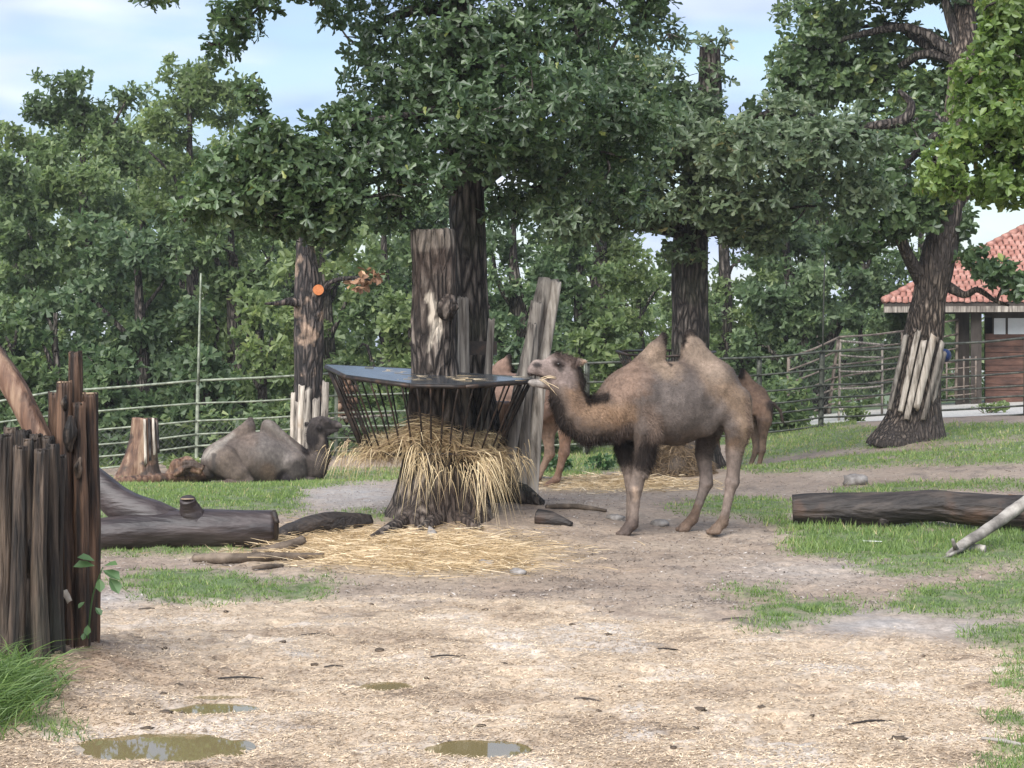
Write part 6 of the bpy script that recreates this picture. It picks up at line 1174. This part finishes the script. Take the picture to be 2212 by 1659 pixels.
for i in range(9):
    d = [9.6, 10.9, 11.8, 10.2, 12.6, 9.0, 11.2, 13.0, 10.6][i]; px = [1240, 930, 640, 470, 1560, 1830, 1420, 300, 700][i]; an = r.uniform(-.35, .35); L = r.uniform(.10, .26); a = onG(px, d, .006); a2 = a + [L * math.cos(an), L * math.sin(an), 0]; a2[2] = gz(a2[0], a2[1]) + .007; md = (a + a2) / 2 + [0, r.uniform(-.02, .02), .006]
    v, p = tube([a, md, a2], [.004, .006, .003], 10, 6, lump=.2, lfreq=20, seed=400 + i); o = mesh('twig_piece', v, p, M['log_dark'], None, True, None, a); tag(o, 'thin dark twig lying flat on the pale wood chips', 'twig', 'twigs on the wood chips')
v, p = plank(onG(1865, 17.6, .04), onG(1905, 17.6, .04), .03, .004, (0, 1, 0), 7, 5, .01); o = mesh('paper_scrap', v, p, M['litter'], None, False, None, onG(1885, 17.6, .04)); tag(o, 'thin white scrap lying in the grass before the dark log', 'scrap')

# ================================================================== BARN
C0 = W(1909, 655, 46.0); e1 = np.array([.9806, -.196, 0]); e2 = np.array([.196, .9806, 0]); up = np.array([0, 0, 1.0])
def BL(a, b_, z_): return C0 + e1 * a + e2 * b_ + up * (z_ - C0[2])
pitch = math.radians(29); tp = math.tan(pitch); gb_ = 0.52
bn = thing('barn', BL(4, 4, gb_), 'low wooden barn with overhanging red tiled roof on the right', 'barn')
Wd, Dp = 11.0, 9.0; rz = C0[2] + tp * Dp / 2
def quad_slab(pts, th, nm, mat): v, p = slab(np.array(pts), [[0, 1, 2, 3]], th); mesh(nm, v, p, mat, bn, False)
z0 = C0[2]
quad_slab([BL(0, 0, z0), BL(Wd, 0, z0), BL(Wd - Dp / 2, Dp / 2, rz), BL(Dp / 2, Dp / 2, rz)], .08, 'roof_deck', M['barn_dark'])
quad_slab([BL(0, Dp, z0), BL(0, 0, z0), BL(Dp / 2, Dp / 2, rz), BL(Dp / 2 + .001, Dp / 2, rz)], .08, 'roof_deck', M['barn_dark'])
quad_slab([BL(Wd, Dp, z0), BL(0, Dp, z0), BL(Dp / 2, Dp / 2, rz), BL(Wd - Dp / 2, Dp / 2, rz)], .08, 'roof_deck', M['barn_dark'])
mb = MB(); slope = Dp / 2 / math.cos(pitch); rows = 18; rl_ = slope / rows; tw = .15
sdir = e2 * math.cos(pitch) + up * math.sin(pitch); nrm = up * math.cos(pitch) - e2 * math.sin(pitch)
for rrow in range(rows):
    s0 = rrow * rl_; b0 = s0 * math.cos(pitch)
    for a in np.arange(b0, Wd - b0, tw):
        c_ = BL(a + tw / 2, 0, z0) + sdir * s0 + nrm * (.03 + .008 * rng.standard_normal()); c_ = c_ - sdir * .03
        th = np.linspace(0, np.pi, 6); rr0, rr1 = tw * .46, tw * .40; hh = .055
        ring = lambda rr_, o_: o_ + np.outer(np.cos(th) * rr_, e1) + np.outer(np.sin(th) * hh * rr_ / .09, nrm)
        v = np.vstack([ring(rr0, c_ + nrm * .022), ring(rr1, c_ + sdir * (rl_ + .05))]); q_ = np.array([[j, j + 1, 7 + j, 6 + j] for j in range(5)])
        v = np.vstack([v, [c_ + nrm * .0]]); tr = np.array([[12, j + 1, j] for j in range(5)]); mb.add(v, [q_, tr], rng.random())
tag(mb.build('roof_tiles', M['tile'], bn), 'rows of curved red clay tiles', kind='stuff')
mb = MB()
for i in range(22):      # hip tiles
    s0 = i * (Dp / 2 * 1.414 / 22); c_ = BL(s0 / 1.414, s0 / 1.414, z0 + s0 / 1.414 * tp + .07); d_ = (e1 + e2) / 1.414 * .8; v, p = tube([c_, c_ + (e1 + e2) * .16 + up * .16 * tp], [.10, .085], 2, 8); mb.add(v, p)
tag(mb.build('hip_tiles', M['tile'], bn), kind='stuff')
v, p = box(BL(Wd / 2, .03, z0 - .13), (Wd, .05, .20), np.stack([e1, e2, up])); mesh('fascia', v, p, M['grey_wood'], bn, False)
for (a, b_, w_) in [(.75, .35, .22), (1.95, 1.2, .34), (2.25, .5, .26), (5.5, .5, .26), (8, .5, .26)]:
    v, p = box(BL(a, b_, (gb_ + z0) / 2 - .1), (w_, w_, z0 - gb_ + .2), np.stack([e1, e2, up])); mesh('post', v, p, M['barn_dark'], bn, False)
wz0, wz1 = gb_ - .2, z0 - .15; nb_ = 11; bh = (1.75) / nb_
for i in range(nb_):
    v, p = box(BL(6.6, 1.0 + .004 * (i % 3), gb_ + .05 + bh * (i + .5)), (8.2, .05, bh - .012), np.stack([e1, e2, up])); mesh('wall_board', v, p, M['barn'], bn, False)
v, p = box(BL(6.6, 1.3, gb_ + 1.1), (8.2, .3, 2.4), np.stack([e1, e2, up])); mesh('inner_wall', v, p, M['dark'], bn, False)  # backing coloured as interior shade
v, p = box(BL(6.6, 1.0, gb_ + 2.28), (8.2, .06, .16), np.stack([e1, e2, up])); mesh('lintel', v, p, M['barn_dark'], bn, False)
for (a, w_) in [(2.85, .28), (3.28, .46)]:
    fr = mesh('window', *box(BL(a, 1.02, gb_ + 1.98), (w_ + .08, .06, .48), np.stack([e1, e2, up])), M['barn_dark'], bn, False)
    v, p = box(BL(a, .98, gb_ + 1.98), (w_, .02, .40), np.stack([e1, e2, up])); mesh('pane', v, p, M['glass'], fr, False)
v, p = slab(np.array([BL(3.7, .95, gb_ + 2.2), BL(5.2, .95, gb_ + 2.2), BL(5.2, .55, gb_ + 2.0), BL(3.5, .55, gb_ + 2.0)])[::-1], [[0, 1, 2, 3]], .04); mesh('open_hatch', v, p, M['barn_dark'], bn, False)
v, p = box(BL(4.35, 1.0, gb_ + .7), (.06, .09, 1.3), np.stack([e1, e2, up])); mesh('door_post', v, p, M['barn'], bn, False)
v, p = box(BL(5.0, 1.0, gb_ + .95), (.5, .09, .22), np.stack([e1, e2, up])); mesh('feed_opening_shade', v, p, M['dark'], bn, False)  # solid near-black block, shade of an opening painted onto the wall
v, p = box(BL(1.4, 6.0, gb_ + .9), (.1, 6, 1.8), np.stack([e1, e2, up])); mesh('side_wall', v, p, M['barn'], bn, False)
# metal gate by the barn
gt = thing('metal_gate', W(2075, 850, 44.0), 'narrow tubular metal gate beside the barn posts', 'gate')
for px in (2045, 2082, 2108): v, p = tube([W(px, 868, 44), W(px, 770 if px > 2050 else 782, 44)], [.022, .022], 3, 6); mesh('upright', v, p, M['fence_b'], gt)
for py in (774, 792, 812, 832, 850): v, p = tube([W(2045, py + 6, 44), W(2108, py, 44)], [.016, .016], 3, 6); mesh('rail', v, p, M['fence_b'], gt)
bb_ = W(2041, 768, 35.5); v, p = tube([bb_ + [0, -.1, 0], bb_, bb_ + [0, .1, 0]], [.07, .13, .07], 9, 18); o = mesh('blue_ball', v, p, M['blue'], None, True, None, bb_); tag(o, 'dark blue plastic ball hung on the fence behind the leaning oak', 'ball')
# log cabin corner beyond the fence, seen through the rack's bars
LC = onG(745, 38.0); lc = thing('log_cabin', LC, 'corner of stacked round brown logs beyond the fence', 'log cabin')
for i in range(10):
    zc = W(0, 905, 38)[2] + i * .125
    if zc > W(0, 800, 38)[2]: break
    for (px, off_) in ((735, 0), (752, .06)):
        if i % 2 == 0: v, p = tube([W(px, 800, 38.0 + off_) * [1, 1, 0] + [0, -.15, zc], W(px, 800, 38) * [1, 1, 0] + [0, 1.2, zc]], [.075, .075], 4, 12, lump=.04, seed=i)
        else: v, p = tube([W(px - 8, 800, 37.95 + off_) * [1, 1, 0] + [0, 0, zc], W(px + 22, 800, 37.95 + off_) * [1, 1, 0] + [0, 0, zc]], [.07, .07], 4, 12, lump=.04, seed=i + 40)
        mesh('log', v, p, M['peeled'], lc)
gl = W(735, 0, 38)[0]
v, p = box([gl + .15, 38.3, (LC[2] + W(0, 905, 38)[2]) / 2 - .1], (.2, .2, W(0, 905, 38)[2] - LC[2] + .1)); mesh('footing_post', v, p, M['barn_dark'], lc, False)
v, p = plank(W(690, 905, 37.2), W(850, 897, 37.2), .05, .14, (0, 0, 1), 12, 12, .02); o = mesh('bench_plank', v, p, M['grey_wood'], None, True, None, W(770, 900, 37.2)); tag(o, 'grey horizontal plank behind the fence seen through the rack', 'plank')

# ------------------------------------------------------------------ thin haze volume added to pale the far trees and lift dark gaps
m = bpy.data.materials.new('gap_lift_haze'); m.use_nodes = True; t = m.node_tree; t.nodes.clear(); o = N(t, 'ShaderNodeOutputMaterial'); pv = N(t, 'ShaderNodeVolumePrincipled')
pv.inputs['Color'].default_value = (.90, .94, .97, 1); pv.inputs['Density'].default_value = .0004; t.links.new(pv.outputs[0], o.inputs['Volume'])
v, p = box((0, 440, 1.0), (2700, 960, 24)); hz_ = mesh('haze', v, p, m, None, False); tag(hz_, 'thin added haze paling the far woodland and its dark gaps', 'haze', kind='stuff')
